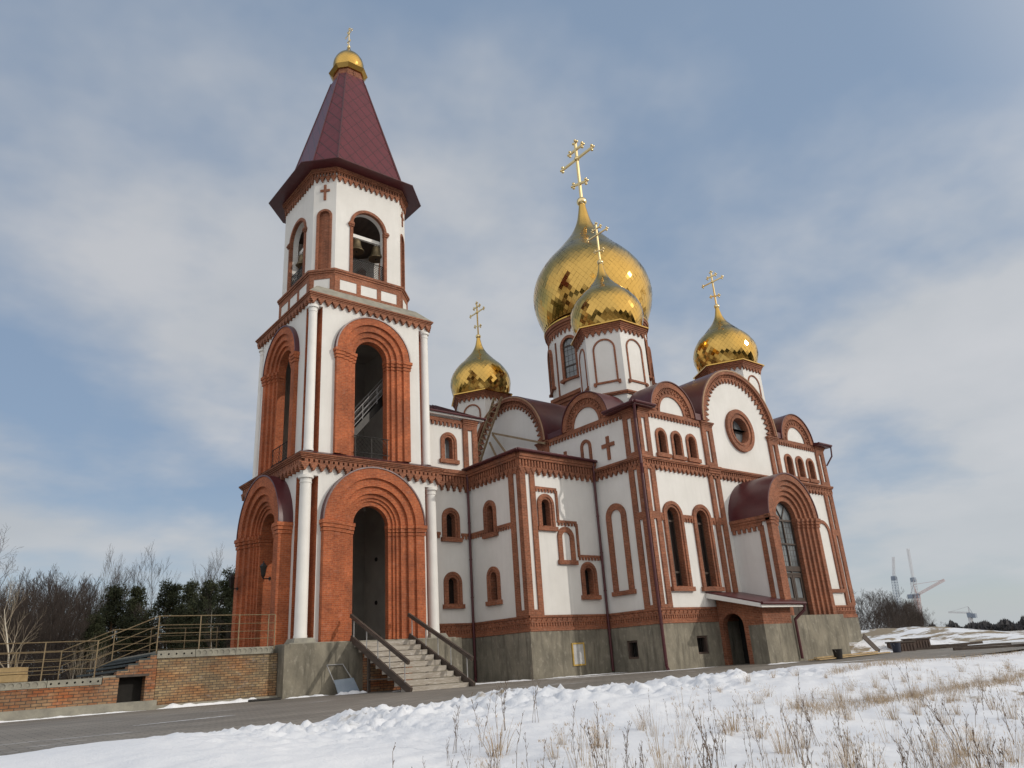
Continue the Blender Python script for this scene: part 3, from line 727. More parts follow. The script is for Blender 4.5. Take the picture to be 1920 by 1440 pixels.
# ---- annex
f = fr_left(AX); yl = (AY, 3.8)
h = [window(f, CH, -.585, .24, 6.30, 7.46, .26), window(f, CH, -.62, .24, 3.06, 4.18, .26)]
plate(walls, f, rect(AY, 3.8, 1.5, 9.75), h, -.4, 0)
frieze(f, AY, LY)
for a0, a1 in ((-.05, LY), (-2.3, -1.1)): mb = MB(); small_teeth(mb, f, a0, a1, 6.56, 6.42, 6.26, .21, -.01, .07); mb.build('string_course', 'brick2', CH)
pilaster(f, AY, -2.28, 2.18, 9.1, [(-2.95+.04, -2.62)], .10)
band(f, AY+.0, LY, 9.80, 9.12, 8.78)
f = fr_front(AY)
h = [window(f, CH, 11.31, .26, 6.27, 7.36, .27), window(f, CH, 13.80, .26, 3.06, 4.14, .27)]
plate(walls, f, rect(AX+.002, CX0, 1.5, 9.75), h, -.4, 0)
h2 = blind(f, CH, 12.47, .27, 4.70, 5.80, .27)
frieze(f, AX-.03, CX0)
pilaster(f, AX-.1, AX+.82, 2.18, 9.1, [(AX+.24, AX+.52)], .10)
band(f, AX-.16, CX0, 9.80, 9.12, 8.78)
mb = MB()
for a0, a1, z in ((10.68, 12.08, 8.22), (11.99, 13.28, 6.64), (13.20, 14.89, 5.0)): small_teeth(mb, f, a0, a1, z, z-.12, z-.25, .20, -.01, .07)
for a, z0, z1 in ((12.0, 6.64, 8.1), (13.20, 5.0, 6.52)): fbox(mb, f, a, a+.13, z0+.004, z1, -.01, .068)
mb.build('stepped_string_course', 'brick2', CH)
mb = MB(); ex, ey = AX-.38, AY-.38
mb.add([(ex, ey, 9.80), (CX0, ey, 9.80), (CX0, 8, 9.80), (ex, 8, 9.80), (ex, ey, 9.90), (CX0, ey, 9.90), (CX0, 8, 9.90), (ex, 8, 9.90), (12.4, ey+2.6, 10.55), (CX0, ey+2.6, 10.55), (12.4, 8, 10.55), (CX0, 8, 10.55)],
       [(0, 1, 5, 4), (3, 0, 4, 7), (0, 3, 2, 1), (4, 5, 9, 8), (7, 4, 8, 10), (8, 9, 11, 10)])
mb.tube((ex-.04, ey-.04, 9.88), (CX0-.2, ey-.04, 9.84), .065, n=8); mb.tube((ex-.04, ey-.04, 9.88), (ex-.04, 1.1, 9.88), .065, n=8)
mb.build('annex_roof', 'roof', CH)
# ---- main cube
def cubeface(f, L, side, mk=True):
    """f: facade frame with a=0 at the near corner; mirrored on both halves around L/2"""
    c = L/2; G = 3.52; holes = []
    frieze(f, 0 if side == 'left' else -.03, L)
    band(f, -.16, L+.16, 9.42, 9.06, 8.80, .345, .14)
    # pilasters
    for s in (0, 1):
        q = (lambda a, b: (a, b)) if not s else (lambda a, b: (L-b, L-a))
        pilaster(f, *q(-.10 if not s else -.1, .85), 2.18, 8.95, [q(.30, .52)], .10, 6.5)
        pilaster(f, *q(-.10 if not s else -.1, .85), 9.43, 11.72, [q(.28, .56)], .10)
        mb = MB()
        for k, (z, d) in enumerate(((11.72, .12), (11.80, .16), (11.88, .21))): fbox(mb, f, *q(-d if not s else -d, .88+.03*k), z, z+.078, -.01, d)
        mb.build('pilaster_capital', 'brick2', CH)
        ia = c-G-.12
        pilaster(f, *q(ia, ia+.92), 2.18, 8.95, [q(ia+.32, ia+.58)], .12, 6.5)
        pilaster(f, *q(ia, ia+.92), 9.43, 11.72, [q(ia+.34, ia+.60)], .12)
        mb = MB()
        for k, (z, d) in enumerate(((11.72, .14), (11.80, .18), (11.88, .23))): fbox(mb, f, *q(ia-.04*k-.02, ia+.94+.04*k), z, z+.078, -.01, d)
        mb.build('pilaster_capital', 'brick2', CH)
        mb = MB()
        for k, (z, z2, d) in enumerate(((9.06, 9.18, .17), (9.182, 9.30, .21), (9.302, 9.43, .28))): fbox(mb, f, *q(ia-.03*k-.02, ia+.94+.03*k), z, z2, -.01, d)
        mb.build('pilaster_capital', 'brick2', CH)
        # dentil course under the small gable
        mb = MB(); small_teeth(mb, f, *q(.88, ia-.02), 12.0, 11.78, 11.60, .245, -.01, .09); mb.build('string_course', 'brick2', CH)
    return c
def kokoshnik(f, ac, zc, ro, depth, kind, notch=()):
    mb = MB()
    if kind == 'small':
        ring(mb, f, ac, zc, ro*.83, ro, -.02, .16); ring(mb, f, ac, zc, ro*.55, ro*.832, -.02, .02)
        arcdent(mb, f, ac, zc, ro*.755, ro*.829, 30, -.01, .09); arcdent(mb, f, ac, zc, ro*.66, ro*.735, 13, -.01, .07, .08, PI-.08, .45)
        ring(mb, f, ac, zc, ro*.735, ro*.757, -.01, .075); ring(mb, f, ac, zc, ro*.55, ro*.635, -.01, .075)
        inner = ro*.55
        o = mb.build('small_gable', 'brick2', CH)
        mb = MB(); plate(mb, f, [polar(ac, zc, inner+.01, PI*i/24) for i in range(25)], [], -.06, .005); mb.build('tympanum', 'white', o)
    else:
        ring(mb, f, ac, zc, ro*.935, ro, -.02, .24)
        ring(mb, f, ac, zc, ro*.885, ro*.936, -.02, .06); arcdent(mb, f, ac, zc, ro*.89, ro*.933, 62, -.01, .12, fill=.5)
        arcteeth(mb, f, ac, zc, ro*.886, ro*.865, ro*.79, 28, -.015, .10)
        o = mb.build('great_gable', 'brick2', CH)
        mb = MB(); barrel(mb, f, ac, zc, ro+.012, .02, .27, 32, .075); mb.build('stone_edge', noise_mat('tan_stone_edge', (.40, .25, .155), (.33, .20, .12), 3, .8), o)
    mb = MB(); barrel(mb, f, ac, zc, ro+.06, -depth, .22, 32, .05); mb.build('barrel_roof', 'roof', o, smooth=R(40))
    plate(walls, f, [polar(ac, zc, ro-.02, PI*i/32) for i in range(32, -1, -1)]+list(notch)[::-1], [], -.35, -.004)
    return o
WZ = 12.0
# front facade
f = F((CX0, CY0, 0), (1, 0, 0), (0, -1, 0)); L = CX1-CX0
cubeface(f, L, 'front')
holes = []
zbars = ([3.85, 6.35], [0])
for ac in (16.68-CX0, 18.97-CX0): holes.append(window(f, CH, ac, .43, 3.12, 6.55, .30, .11, .34, bars=zbars, pane='glass'))
for ac in (16.62, 17.83, 19.05, 47.4-16.62, 47.4-17.83, 47.4-19.05): holes.append(window(f, CH, ac-CX0, .28, 9.72, 10.68, .15, .08, .25, double=False))
blind(f, CH, 30.7-CX0, .60, 3.1, 6.4, .2)
for a0, a1 in ((.85, 1.1), (2.52, 3.36), (4.80, 5.17)): mb = MB(); small_teeth(mb, f, a0, a1, 6.64, 6.46, 6.28, .20, -.01, .08); mb.build('string_course', 'brick2', CH)
rose_z = 11.92
hr, hz_ = .80, rose_z; dl_ = math.asin((WZ-rose_z)/hr); hh_ = hr*math.cos(dl_)
low = [(L/2+hr*math.cos(t), rose_z+hr*math.sin(t)) for t in [PI-dl_+(PI+2*dl_)*i/24 for i in range(25)]]
plate(walls, f, [(0, 1.5), (0, WZ)]+low+[(L, WZ), (L, 1.5)], holes, -.4, 0)
# rose window
mb = MB(); rc = [(L/2, rose_z)]
def circ(r, n=40): return [(L/2+r*math.cos(2*PI*i/n), rose_z+r*math.sin(2*PI*i/n)) for i in range(n)]
plate(mb, f, circ(1.27), [circ(1.02)], -.02, .17); plate(mb, f, circ(1.021), [circ(.76)], -.02, .10); plate(mb, f, circ(.90), [circ(.765)], -.01, .135); plate(mb, f, circ(.797), [circ(.735)], -.30, .05)
o = mb.build('rose_window', 'brick2', CH)
mb = MB(); plate(mb, f, circ(.80), [], -.33, -.30); mb.build('pane', 'glass2', o)
mb = MB(); fbox(mb, f, L/2-.75, L/2+.75, rose_z-.03, rose_z+.03, -.30, -.25); fbox(mb, f, L/2-.03, L/2+.03, rose_z-.75, rose_z+.75, -.30, -.254); mb.build('frame', 'frame', o)
kokoshnik(f, L/2, WZ, 3.55, 6.2, 'great', [(L/2+hr*math.cos(t), rose_z+hr*math.sin(t)) for t in [PI-dl_-(PI-2*dl_)*i/24 for i in range(25)]])
for ac in (17.75-CX0, L-(17.75-CX0)): kokoshnik(f, ac, WZ, 1.76, 1.5, 'small')
# left facade
f = F((CX0, CY0, 0), (0, 1, 0), (-1, 0, 0)); L = CY1-CY0
cubeface(f, L, 'left')
plate(walls, f, rect(.4, L, 1.5, WZ), [], -.4, -.001)
blind(f, CH, 2.06, .36, 3.15, 6.75, .32, .09)
blind(f, CH, 3.70, .23, 9.75, 10.82, .17, .08)
wallcross(f, CH, 2.08, 10.50, 1.25, .45, .10); wallcross(f, CH, 5.34, 10.50, 1.25, .45, .10)
kokoshnik(f, 3.8-CY0, WZ, 3.55, 6.2, 'great')
for ac in (3.50, L-3.50): kokoshnik(f, ac, WZ, 1.78, 1.5, 'small')
# right and back
plate(walls, F((CX1, 0, 0), (0, -1, 0), (1, 0, 0)), rect(-CY1, -CY0-.4, 1.5, WZ), [], -.4, -.003)
plate(walls, F((CX0, CY1, 0), (1, 0, 0), (0, 1, 0)), rect(0, CX1-CX0, -1, WZ), [], -.4, -.005)
walls.build('wall', 'white', CH)
mb = MB(); mb.add([(CX0+.3, CY0+.3, WZ), (CX1-.3, CY0+.3, WZ), (CX1-.3, CY1-.3, WZ), (CX0+.3, CY1-.3, WZ), (CX0+4, CY0+4.5, WZ+1.5), (CX1-4, CY0+4.5, WZ+1.5), (CX1-4, CY1-4.5, WZ+1.5), (CX0+4, CY1-4.5, WZ+1.5)],
                  [(0, 1, 5, 4), (1, 2, 6, 5), (2, 3, 7, 6), (3, 0, 4, 7), (4, 5, 6, 7)])
for k, (x, sx) in enumerate(((CX0, 1), (CX1, -1))):
    for y, sy in ((CY0, 1), (CY1, -1)):
        a0, a1 = sorted((x-sx*.52, x+sx*1.05)); b0, b1 = sorted((y-sy*.46, y+sy*1.75))
        mb.box(a0, a1, b0, b1, 11.965, 12.12)
        mb.add([(a0, b0, 12.122), (a1, b0, 12.122), (a1, b1, 12.122), (a0, b1, 12.122), (x+sx*1.0, y+sy*.9, 12.42)], [(0, 1, 4), (1, 2, 4), (2, 3, 4), (3, 0, 4)])
        mb.tube((a0, b0-.05 if sy > 0 else b1+.05, 12.08), (a1, b0-.05 if sy > 0 else b1+.05, 12.08), .07, n=8)
        xx = a0-.05 if sx > 0 else a1+.05; mb.tube((xx, b0, 12.08), (xx, b1, 12.08), .07, n=8)
# valley gutters between the gables
for y0, y1 in ((-1.15, .3),):
    mb.box(CX0-.12, CX0+1.2, y0, y1, 11.98, 12.3)
mb.box(19.55, 20.15, CY0-.16, CY0+1.2, 11.98, 12.34); mb.box(27.28, 27.88, CY0-.16, CY0+1.2, 11.98, 12.34)
mb.build('main_roof', 'roof', CH)
# ---- drums and domes
def ngon(c, r, n, a0): return [(c[0]+r*math.cos(a0+2*PI*i/n), c[1]+r*math.sin(a0+2*PI*i/n)) for i in range(n)]
def ngf(c, r, n, a0):
    p = ngon(c, r, n, a0); out = []
    for i in range(n):
        a = Vector((*p[i], 0)); b = Vector((*p[(i+1) % n], 0)); u = (b-a).normalized(); out.append((F(a, u, (u.y, -u.x, 0)), (b-a).length))
    return out
def nprism(mb, c, r0, z0, r1, z1, n, a0):
    a = ngon(c, r0, n, a0); b = ngon(c, r1, n, a0)
    mb.add([(*p, z0) for p in a]+[(*p, z1) for p in b], [(i, (i+1) % n, n+(i+1) % n, n+i) for i in range(n)]+[tuple(range(n-1, -1, -1)), tuple(range(n, 2*n))])
def small_dome(x, y, seed):
    c = (x, y); D = CH
    mb = MB(); nprism(mb, c, 2.04, 12.0, 2.04, 17.95, 6, 0); o = mb.build('small_drum', 'white', D)
    for f, L in ngf(c, 2.04, 6, 0):
        mb = MB(); plate(mb, f, ush(L/2, .66, .56, 14.62, 16.55, 16), [], -.01, .05)
        fbox(mb, f, L/2-.78, L/2+.78, 14.50, 14.615, -.01, .07)
        for s in (-1, 1): mb.tube(f.p(L/2+s*.70, 14.46, -.02), f.p(L/2+s*.70, 14.46, .13), .09, n=8)
        mb.build('blind_arch', 'brick2', o)
    mb = MB()
    for f, L in ngf(c, 2.04, 6, 0):
        teeth(mb, f, -.05, L+.05, 17.74, 17.70, 17.46, .37, -.01, .09); fbox(mb, f, -.06, L+.06, 17.735, 17.83, -.01, .12); fbox(mb, f, -.09, L+.09, 17.828, 17.92, -.01, .17); fbox(mb, f, -.12, L+.12, 17.918, 18.02, -.01, .22)
    mb.build('drum_cornice', 'brick2', o)
    mb = MB()
    for f, L in ngf(c, 2.04, 6, 0): fbox(mb, f, -.05, L+.05, 13.72, 13.80, -.01, .10); fbox(mb, f, -.09, L+.09, 13.795, 13.90, -.01, .16)
    mb.build('drum_band', 'brick2', o)
    mb = MB(); nprism(mb, c, 2.42, 18.022, 2.40, 18.10, 6, 0); nprism(mb, c, 2.40, 18.102, 1.86, 18.28, 6, 0); mb.build('dome_collar', 'gold', o)
    d = onion((x, y, 19.30), 2.19, DOME, 42, D, 'small_dome', seed, .017, .91)
    cross((x, y, 23.24), 2.62, d)
small_dome(23.7-5.85, 3.8-6.45, 11); small_dome(23.7-5.85, 3.8+6.45, 12); small_dome(23.7+5.85, 3.8-6.45, 13); small_dome(23.7+5.85, 3.8+6.45, 14)
c = (23.7, 3.8)
mb = MB(); nprism(mb, c, 3.72, 12, 3.72, 16.1, 8, PI/8); mb.build('drum_foot', 'white', CH)
mb = MB(); nprism(mb, c, 3.80, 16.1, 3.80, 16.35, 8, PI/8); nprism(mb, c, 3.88, 16.35, 3.88, 16.6, 8, PI/8); nprism(mb, c, 3.96, 16.6, 3.96, 16.85, 8, PI/8); mb.build('drum_foot_cornice', 'brick2', CH)
# round drum with eight windows
nw = 8; RD = 3.50; wa0 = R(190); hwang = .62/RD
mb = MB()
segs = 96; zs_, zsp = 17.9, 20.25
def inwin(t, z):
    k = round((t-wa0)/(2*PI/nw)); dt = (t-wa0)-k*2*PI/nw; a = dt*RD
    if z < zs_: return False
    if z <= zsp: return abs(a) < .52
    return a*a+(z-zsp)**2 < .52*.52
drum = MB(); drum.lathe([(RD, 16.7), (RD, 22.1)], (c[0], c[1], 0), segs); dr = drum.build('main_drum', 'white', CH, smooth=R(40))
for k in range(nw):
    t = wa0+k*2*PI/nw; n_ = Vector((math.cos(t), math.sin(t), 0)); u_ = Vector((-n_.y, n_.x, 0))
    fw_ = F(Vector((c[0], c[1], 0))+n_*(RD-.06), u_, n_)
    mb = MB(); plate(mb, fw_, ush(0, .70, .50, 17.9, 20.25, 18), [], -.2, .20)
    fbox(mb, fw_, -.80, .80, 17.74, 17.9, -.1, .20)
    for s in (-1, 1): mb.tube(fw_.p(s*.80, 17.75, -.1), fw_.p(s*.80, 17.75, .26), .12, n=8)
    o = mb.build('window', 'brick2', dr)
    # (pane and frame are one level too deep here, so they stand beside the surround)
    mb = MB(); plate(mb, fw_, arch(0, .53, 17.9, 20.25, 18), [], .03, .07); mb.build('window_pane', 'glass2', dr)
    mb = MB()
    for z in (18.75, 20.2): fbox(mb, fw_, -.52, .52, z-.05, z+.05, .066, .11)
    ring(mb, fw_, 0, 20.25, .44, .52, .066, .106, n=14)
    for s in (-.52, .44): fbox(mb, fw_, s, s+.08, 17.9, 20.25, .066, .106)
    for q in (-.18, .18): fbox(mb, fw_, q-.012, q+.012, 17.9, 20.6, .066, .08)
    for z in (18.3, 19.1, 19.5, 19.9): fbox(mb, fw_, -.44, .44, z-.012, z+.012, .066, .078)
    mb.build('window_frame', 'frame', dr)
mb = MB()
for k in range(nw):
    t = wa0+(k+.5)*2*PI/nw
    for dt in (0,):
        n_ = Vector((math.cos(t+dt), math.sin(t+dt), 0)); f_ = F(Vector((c[0], c[1], 0))+n_*(RD-.03), (-n_.y, n_.x, 0), n_)
        fbox(mb, f_, -.07, .07, 16.85, 20.9, -.02, .09)
mb.build_each('drum_strip', 'brick2', dr)
mb = MB(); nt = 58
mb.lathe([(RD-.05, 21.62), (RD+.10, 21.62), (RD+.10, 21.80), (RD+.16, 21.80), (RD+.16, 21.98), (RD+.24, 21.98), (RD+.24, 22.2), (RD-.1, 22.2)], (c[0], c[1], 0), 96, cap=False)
for k in range(nt):
    t = 2*PI*k/nt; n_ = Vector((math.cos(t), math.sin(t), 0)); f_ = F(Vector((c[0], c[1], 0))+n_*(RD-.02), (-n_.y, n_.x, 0), n_)
    w = 2*PI*RD/nt
    plate(mb, f_, [(-w*.46, 21.63), (w*.46, 21.63), (w*.46, 21.52), (w*.28, 21.52), (w*.28, 21.40), (w*.13, 21.40), (w*.13, 21.24), (-w*.13, 21.24), (-w*.13, 21.40), (-w*.28, 21.40), (-w*.28, 21.52), (-w*.46, 21.52)], [], -.02, .10)
mb.build('drum_cornice', 'brick2', dr)
mb = MB(); mb.lathe([(3.78, 22.2), (3.80, 22.28), (3.55, 22.50), (3.40, 22.50)], (c[0], c[1], 0), 96); mb.build('dome_collar', 'gold', dr, smooth=R(30))
d = onion((c[0], c[1], 25.05), 4.36, DOME, 64, CH, 'main_dome', 21, .015)
cross((c[0], c[1], 33.7), 5.3, d)
# ---- porch on the front
PX0, PX1, PY = 21.4, 26.0, -8.9
mb = MB(); mb.box(PX0, 26.42, -9.0, CY0-.02, -1.2, 1.54); mb.build('porch_plinth', 'conc', CH)
mb = MB(); mb.box(PX0+.06, PX0+.4, PY+.3, CY0, 1.54, 6.45); mb.box(PX1-.4, PX1-.06, PY+.3, CY0, 1.54, 6.45); mb.build_each('porch_wall', 'white', CH)
f = F((PX0+.06, 0, 0), (0, 1, 0), (-1, 0, 0))
mb = MB(); small_teeth(mb, f, PY+.55, CY0, 6.50, 6.02, 5.80, .30, -.01, .10); fbox(mb, f, PY, CY0, 6.36, 6.52, -.01, .17)
fbox(mb, f, PY, CY0, 6.22, 6.357, -.01, .13); mb.build('porch_cornice', 'brick2', CH)
mb = MB(); fbox(mb, f, -8.42, -8.16, 1.55, 6.02, -.01, .06); mb.build('pilaster', 'brick2', CH)
f = F((0, PY+.62, 0), (1, 0, 0), (0, -1, 0))
OR3 = [(2.30, 0), (1.98, .12), (1.72, .24), (1.46, .36), (1.22, .48), (.93, .60)]
portal(f, 23.7, OR3, 1.54, 6.52, .62, 'porch_portal', 'brick2', 6.55, roof=False, parent=CH, outer_back=.36)
mb = MB(); barrel(mb, f, 23.7, 6.52, 2.38, -(CY0-PY-.62), .66, 32, .07); mb.build('porch_roof', 'roof', CH, smooth=R(40))
mb = MB(); plate(mb, f, [polar(23.7, 6.52, 2.3, PI*i/30) for i in range(31)]+[(21.6, 6.4), (25.8, 6.4)], [arch(23.7, .93, 6.41, 6.52, 18)], -.6, -.53); mb.build('porch_back_wall', 'brick2', CH)
mb = MB(); plate(mb, f, arch(23.7, .95, 1.54, 6.52, 20), [], -.24, -.18); o = mb.build('porch_window', 'glass2', CH)
mb = MB()
for z, t in ((6.45, .05), (5.2, .04), (3.92, .13), (3.66, .05)): fbox(mb, f, 22.75, 24.65, z-t, z+t, -.19, -.10)
for a, t in ((23.7, .04), (22.82, .06), (24.58, .06)): fbox(mb, f, a-t, a+t, 1.54, 6.6, -.19, -.105)
ring(mb, f, 23.7, 6.52, .84, .95, -.19, -.11, n=20)
for t in (PI*.33, PI*.67): mb.bar(f.p(23.7+.1*math.cos(t), 6.52+.1*math.sin(t), -.15), f.p(23.7+.88*math.cos(t), 6.52+.88*math.sin(t), -.15), .05, .05)
for z in (4.3, 4.6, 4.9, 5.5, 5.8, 6.1): fbox(mb, f, 22.8, 24.6, z-.008, z+.008, -.19, -.17)
for a in (23.1, 23.4, 24.0, 24.3): fbox(mb, f, a-.008, a+.008, 4.0, 6.45, -.19, -.168)
mb.build('frame', 'frame', o)
mb = MB()
for a0, a1 in ((22.88, 23.66), (23.74, 24.52)):
    fbox(mb, f, a0, a1, 1.55, 2.45, -.18, -.12); fbox(mb, f, a0, a0+.12, 2.45, 3.6, -.18, -.12); fbox(mb, f, a1-.12, a1, 2.45, 3.6, -.18, -.12); fbox(mb, f, a0+.12, a1-.12, 3.48, 3.6, -.18, -.121)
mb.build_each('door', 'frame', o, per=4)
# ---- basement entrance with lean-to canopy left of the porch
BX = 19.05
f = F((BX, 0, 0), (0, 1, 0), (-1, 0, 0))
mb = MB(); plate(mb, f, [(-9.035, 1.18), (-9.035, 1.98), (CY0-.07, 2.60), (CY0-.07, 1.18)]+[(-6.75, 1.18)]+arch(-7.35, .60, 1.18, 1.20, 16)[::-1][1:-1]+[(-7.95, 1.18)], [], -.35, 0)
plate(mb, f, [(-7.95-.24, -.9), (-7.95-.24, 1.19), (-7.95, 1.19), (-7.95, -.9)], [], -.35, .012); plate(mb, f, [(-6.75, -.9), (-6.75, 1.19), (CY0-.07, 1.19), (CY0-.07, -.9)], [], -.35, .012)
plate(mb, f, ush(-7.35, .84, .60, 1.19, 1.20, 16), [], -.01, .016)
fbox(mb, F((0, -9.05, 0), (1, 0, 0), (0, -1, 0)), BX+.001, PX0-.01, 1.18, 1.97, -.3, 0)
mb.build('entrance_arch', 'brick2', CH)
mb = MB(); plate(mb, f, rect(-9.035, -8.19, -.9, 1.178), [], -.35, .004); fbox(mb, F((0, -9.05, 0), (1, 0, 0), (0, -1, 0)), BX-.012, PX0-.01, -.9, 1.177, -.3, .006); mb.build('entrance_plinth', 'conc', CH)
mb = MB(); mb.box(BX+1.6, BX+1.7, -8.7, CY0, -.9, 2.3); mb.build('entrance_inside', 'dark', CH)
mb = MB(); mb.add([(18.42, CY0, 2.82), (22.0, CY0, 2.82), (22.0, -9.5, 2.06), (18.42, -9.5, 2.06), (18.42, CY0, 2.90), (22.0, CY0, 2.90), (22.0, -9.5, 2.14), (18.42, -9.5, 2.14)],
                  [(0, 1, 2, 3), (4, 5, 6, 7), (0, 3, 7, 4), (1, 2, 6, 5), (3, 2, 6, 7), (0, 1, 5, 4)])
o = mb.build('canopy', 'roof', CH)
mb = MB(); mb.add([(18.40, CY0, 2.60), (18.40, -9.5, 1.90), (18.40, -9.5, 2.08), (18.40, CY0, 2.84), (18.44, CY0, 2.60), (18.44, -9.5, 1.90), (18.44, -9.5, 2.08), (18.44, CY0, 2.84)], [(0, 1, 2, 3), (4, 5, 6, 7), (0, 1, 5, 4), (1, 2, 6, 5), (2, 3, 7, 6), (3, 0, 4, 7)])
mb.box(18.4, 22.0, -9.52, -9.48, 1.90, 2.07)
mb.add([(18.44, CY0, 2.62), (19.0, CY0, 2.62), (19.0, -9.46, 1.92), (18.44, -9.46, 1.92), (18.44, CY0, 2.66), (19.0, CY0, 2.66), (19.0, -9.46, 1.96), (18.44, -9.46, 1.96)], [(0, 1, 2, 3), (4, 5, 6, 7), (0, 1, 5, 4), (1, 2, 6, 5), (2, 3, 7, 6), (3, 0, 4, 7)])
mb.build('fascia', 'white_sm', o)
mb = MB(); mb.tube((18.38, -9.58, 2.08), (22.02, -9.58, 2.06), .075, n=10); mb.build('gutter', 'roof', o, smooth=R(50))
# ---- downpipes
def pipe(pts, r=.065):
    mb = MB()
    for a, b in zip(pts, pts[1:]): mb.tube(a, b, r, n=8)
    for q in pts[1:-1]: mb.ball(q, r, 5)
    a, b = Vector(pts[-2]), Vector(pts[-1])
    z = pts[0][2]
    for p, q in zip(pts, pts[1:]):
        if abs(p[2]-q[2]) > 3:
            k = int(abs(p[2]-q[2])/1.6)
            for i in range(1, k):
                w = Vector(p).lerp(Vector(q), i/k); mb.tube(w, w+Vector((0, 0, .06)), r*1.25, n=8)
    mb.build('downpipe', 'roof', CH, smooth=R(50))
pipe([(9.68, 1.02, 9.85), (9.66, 1.00, 9.3), (9.68, 1.02, 8.9), (9.68, 1.02, -.35), (9.55, .85, -.5)])
pipe([(14.70, -3.34, 9.85), (14.68, -3.36, 9.2), (14.72, -3.28, 8.8), (14.70, -3.28, -.45)])
pipe([(14.45, -6.85, 12.0), (14.68, -6.62, 11.3), (14.71, -6.60, 9.9), (14.55, -6.76, 9.55), (14.55, -6.76, 8.95), (14.71, -6.60, 8.5), (14.70, -6.62, -.35), (14.5, -6.85, -.48)], .075)
pipe([(21.95, -9.56, 2.0), (21.95, -9.5, 1.75), (21.62, -9.12, 1.35), (21.62, -9.12, -.45)], .07)
pipe([(33.0, -6.95, 12.0), (32.98, -6.9, 11.4), (32.62, -6.62, 10.8)], .05)

# =================================================================== ENTRANCE STAIRS
SX0, SX1 = 2.45, 5.25
ES = thing('entrance_stairs', 'frosted entrance steps with dark timber handrails in front of the bell tower', 'stairs', (3.85, -2.6, -.55))
n = 9; zt, zb_, y0, y1 = 1.48, -.55, -.42, -4.75
for i in range(n):
    zz = zt-(zt-zb_)*(i+1)/n+.0; top = zt-(zt-zb_)*i/n-.0
    if i == 0: top = 1.47
    ya = y0-(y0-y1)*i/n; yb = y0-(y0-y1)*(i+1)/n
    mb = MB(); mb.box(SX0+.06+.012*(i % 3), SX1-.08-.05*((i*7) % 4)/3, yb-.03, ya+.12, top-.232-.01, top-.21+.0+.16)
    mb.build('step', 'step', ES)
mb = MB()
for x in (SX0, SX1+.02): mb.bar((x, -.25, 1.60), (x, -5.0, -.52), .09, .26)
mb.build_each('stringer', 'wood', ES)
for x, yo in ((SX0, 0), (SX1+.02, -.35)):
    mb = MB(); mb.bar((x, -.20, 2.52), (x, -4.86+yo*.3, .47), .10, .15); o = mb.build('handrail', 'wood', ES)
    mb = MB()
    for t in (.06, .30, .50, .70, .94):
        y = -.2+(-4.66)*t; z = 2.52-2.05*t
        mb.tube((x, y, z-.05), (x, y, z-.92), .022, n=6)
    mb.build_each('baluster', 'greysteel', o)
mb = MB()
for x in (SX0+.02, SX1-.05):
    mb.box(x-.05, x+.05, -1.80, -1.70, -.6, .82); mb.bar((x, -1.75, -.05), (x, -3.6, -.05), .05, .05)
mb.build_each('support_post', 'wood', ES, per=2)
mb = MB(); mb.box(2.9, 5.1, -.75, -.42, -.6, 1.2); mb.build('rear_support', 'terr_brick2', ES)

# =================================================================== TERRACE
TE = thing('brick_terrace', 'rough brick terrace with concrete slab edge and steps left of the bell tower', 'terrace', (-5, 3.8, -.55))
TY = .20
f = fr_front(TY)
mb = MB(); plate(mb, f, rect(-4.98, -.52, -.45, 1.16), [], -.4, 0); plate(mb, F((-5.0, 0, 0), (0, 1, 0), (-1, 0, 0)), rect(TY+.05, 7.4, .5, 1.16), [], -.3, 0); mb.build('upper_wall', 'terr_brick', TE)
mb = MB()
out = [(-16, -.3), (-16, .40), (-6.72, .40), (-6.72, .62), (-6.30, .62), (-6.30, .80), (-5.95, .80), (-5.95, .98), (-5.62, .98), (-5.62, 1.14), (-5.25, 1.14), (-5.25, 1.28), (-5.0, 1.28), (-5.0, -.3)]
plate(mb, f, out, [rect(-6.20, -5.34, -.24, .62)], -.4, .03); mb.build('lower_wall', 'terr_brick2', TE)
mb = MB(); fbox(mb, f, -6.30, -5.24, .60, .68, -.3, .06); mb.build('lintel', 'wood', TE)
mb = MB(); mb.box(-6.6, -4.9, .62, .70, -.5, .75); mb.box(-6.28, -6.21, .58, .62, -.5, .75); mb.build('niche', 'dark', TE)
mb = MB(); fbox(mb, f, -16, -4.96, -.95, -.22, -.4, .30); fbox(mb, f, -4.955, -.5, -.95, -.40, -.4, .10); mb.build('footing', 'slab', TE)
def slab(a0, a1, z0, z1, holes, hr, bulge, deep):
    mb = MB(); hs = []
    c0 = (z0+z1)/2
    for i in range(holes):
        c = a0+(i+.5)*(a1-a0)/holes
        hs.append([(c+hr*math.cos(2*PI*k/12), c0+hr*math.sin(2*PI*k/12)) for k in range(12)])
    plate(mb, f, rect(a0+.01, a1-.01, z0, z1), hs, -.5, .05, 0)
    if deep: plate(mb, f, rect(a0+.02, a1-.02, z0+.01, z1-.01), [], -.3, -.2, 1)
    else: plate(mb, f, rect(a0+.02, a1-.02, z0+.01, z1-.01), [], -.2, .025, 0)
    mb.build('hollow_slab', ['slab', 'dark'], TE)
slab(-5.04, -3.70, 1.17, 1.43, 5, .035, 0, True); slab(-3.70, -2.2, 1.17, 1.43, 7, .085, 0, False); slab(-2.2, -.72, 1.17, 1.43, 7, .085, 0, False)
slab(-8.38, -6.74, .41, .63, 7, .035, 0, True); slab(-9.95, -8.38, .41, .63, 7, .085, 0, False); slab(-11.6, -9.95, .41, .63, 7, .085, 0, False); slab(-13.2, -11.6, .41, .63, 7, .085, 0, False)
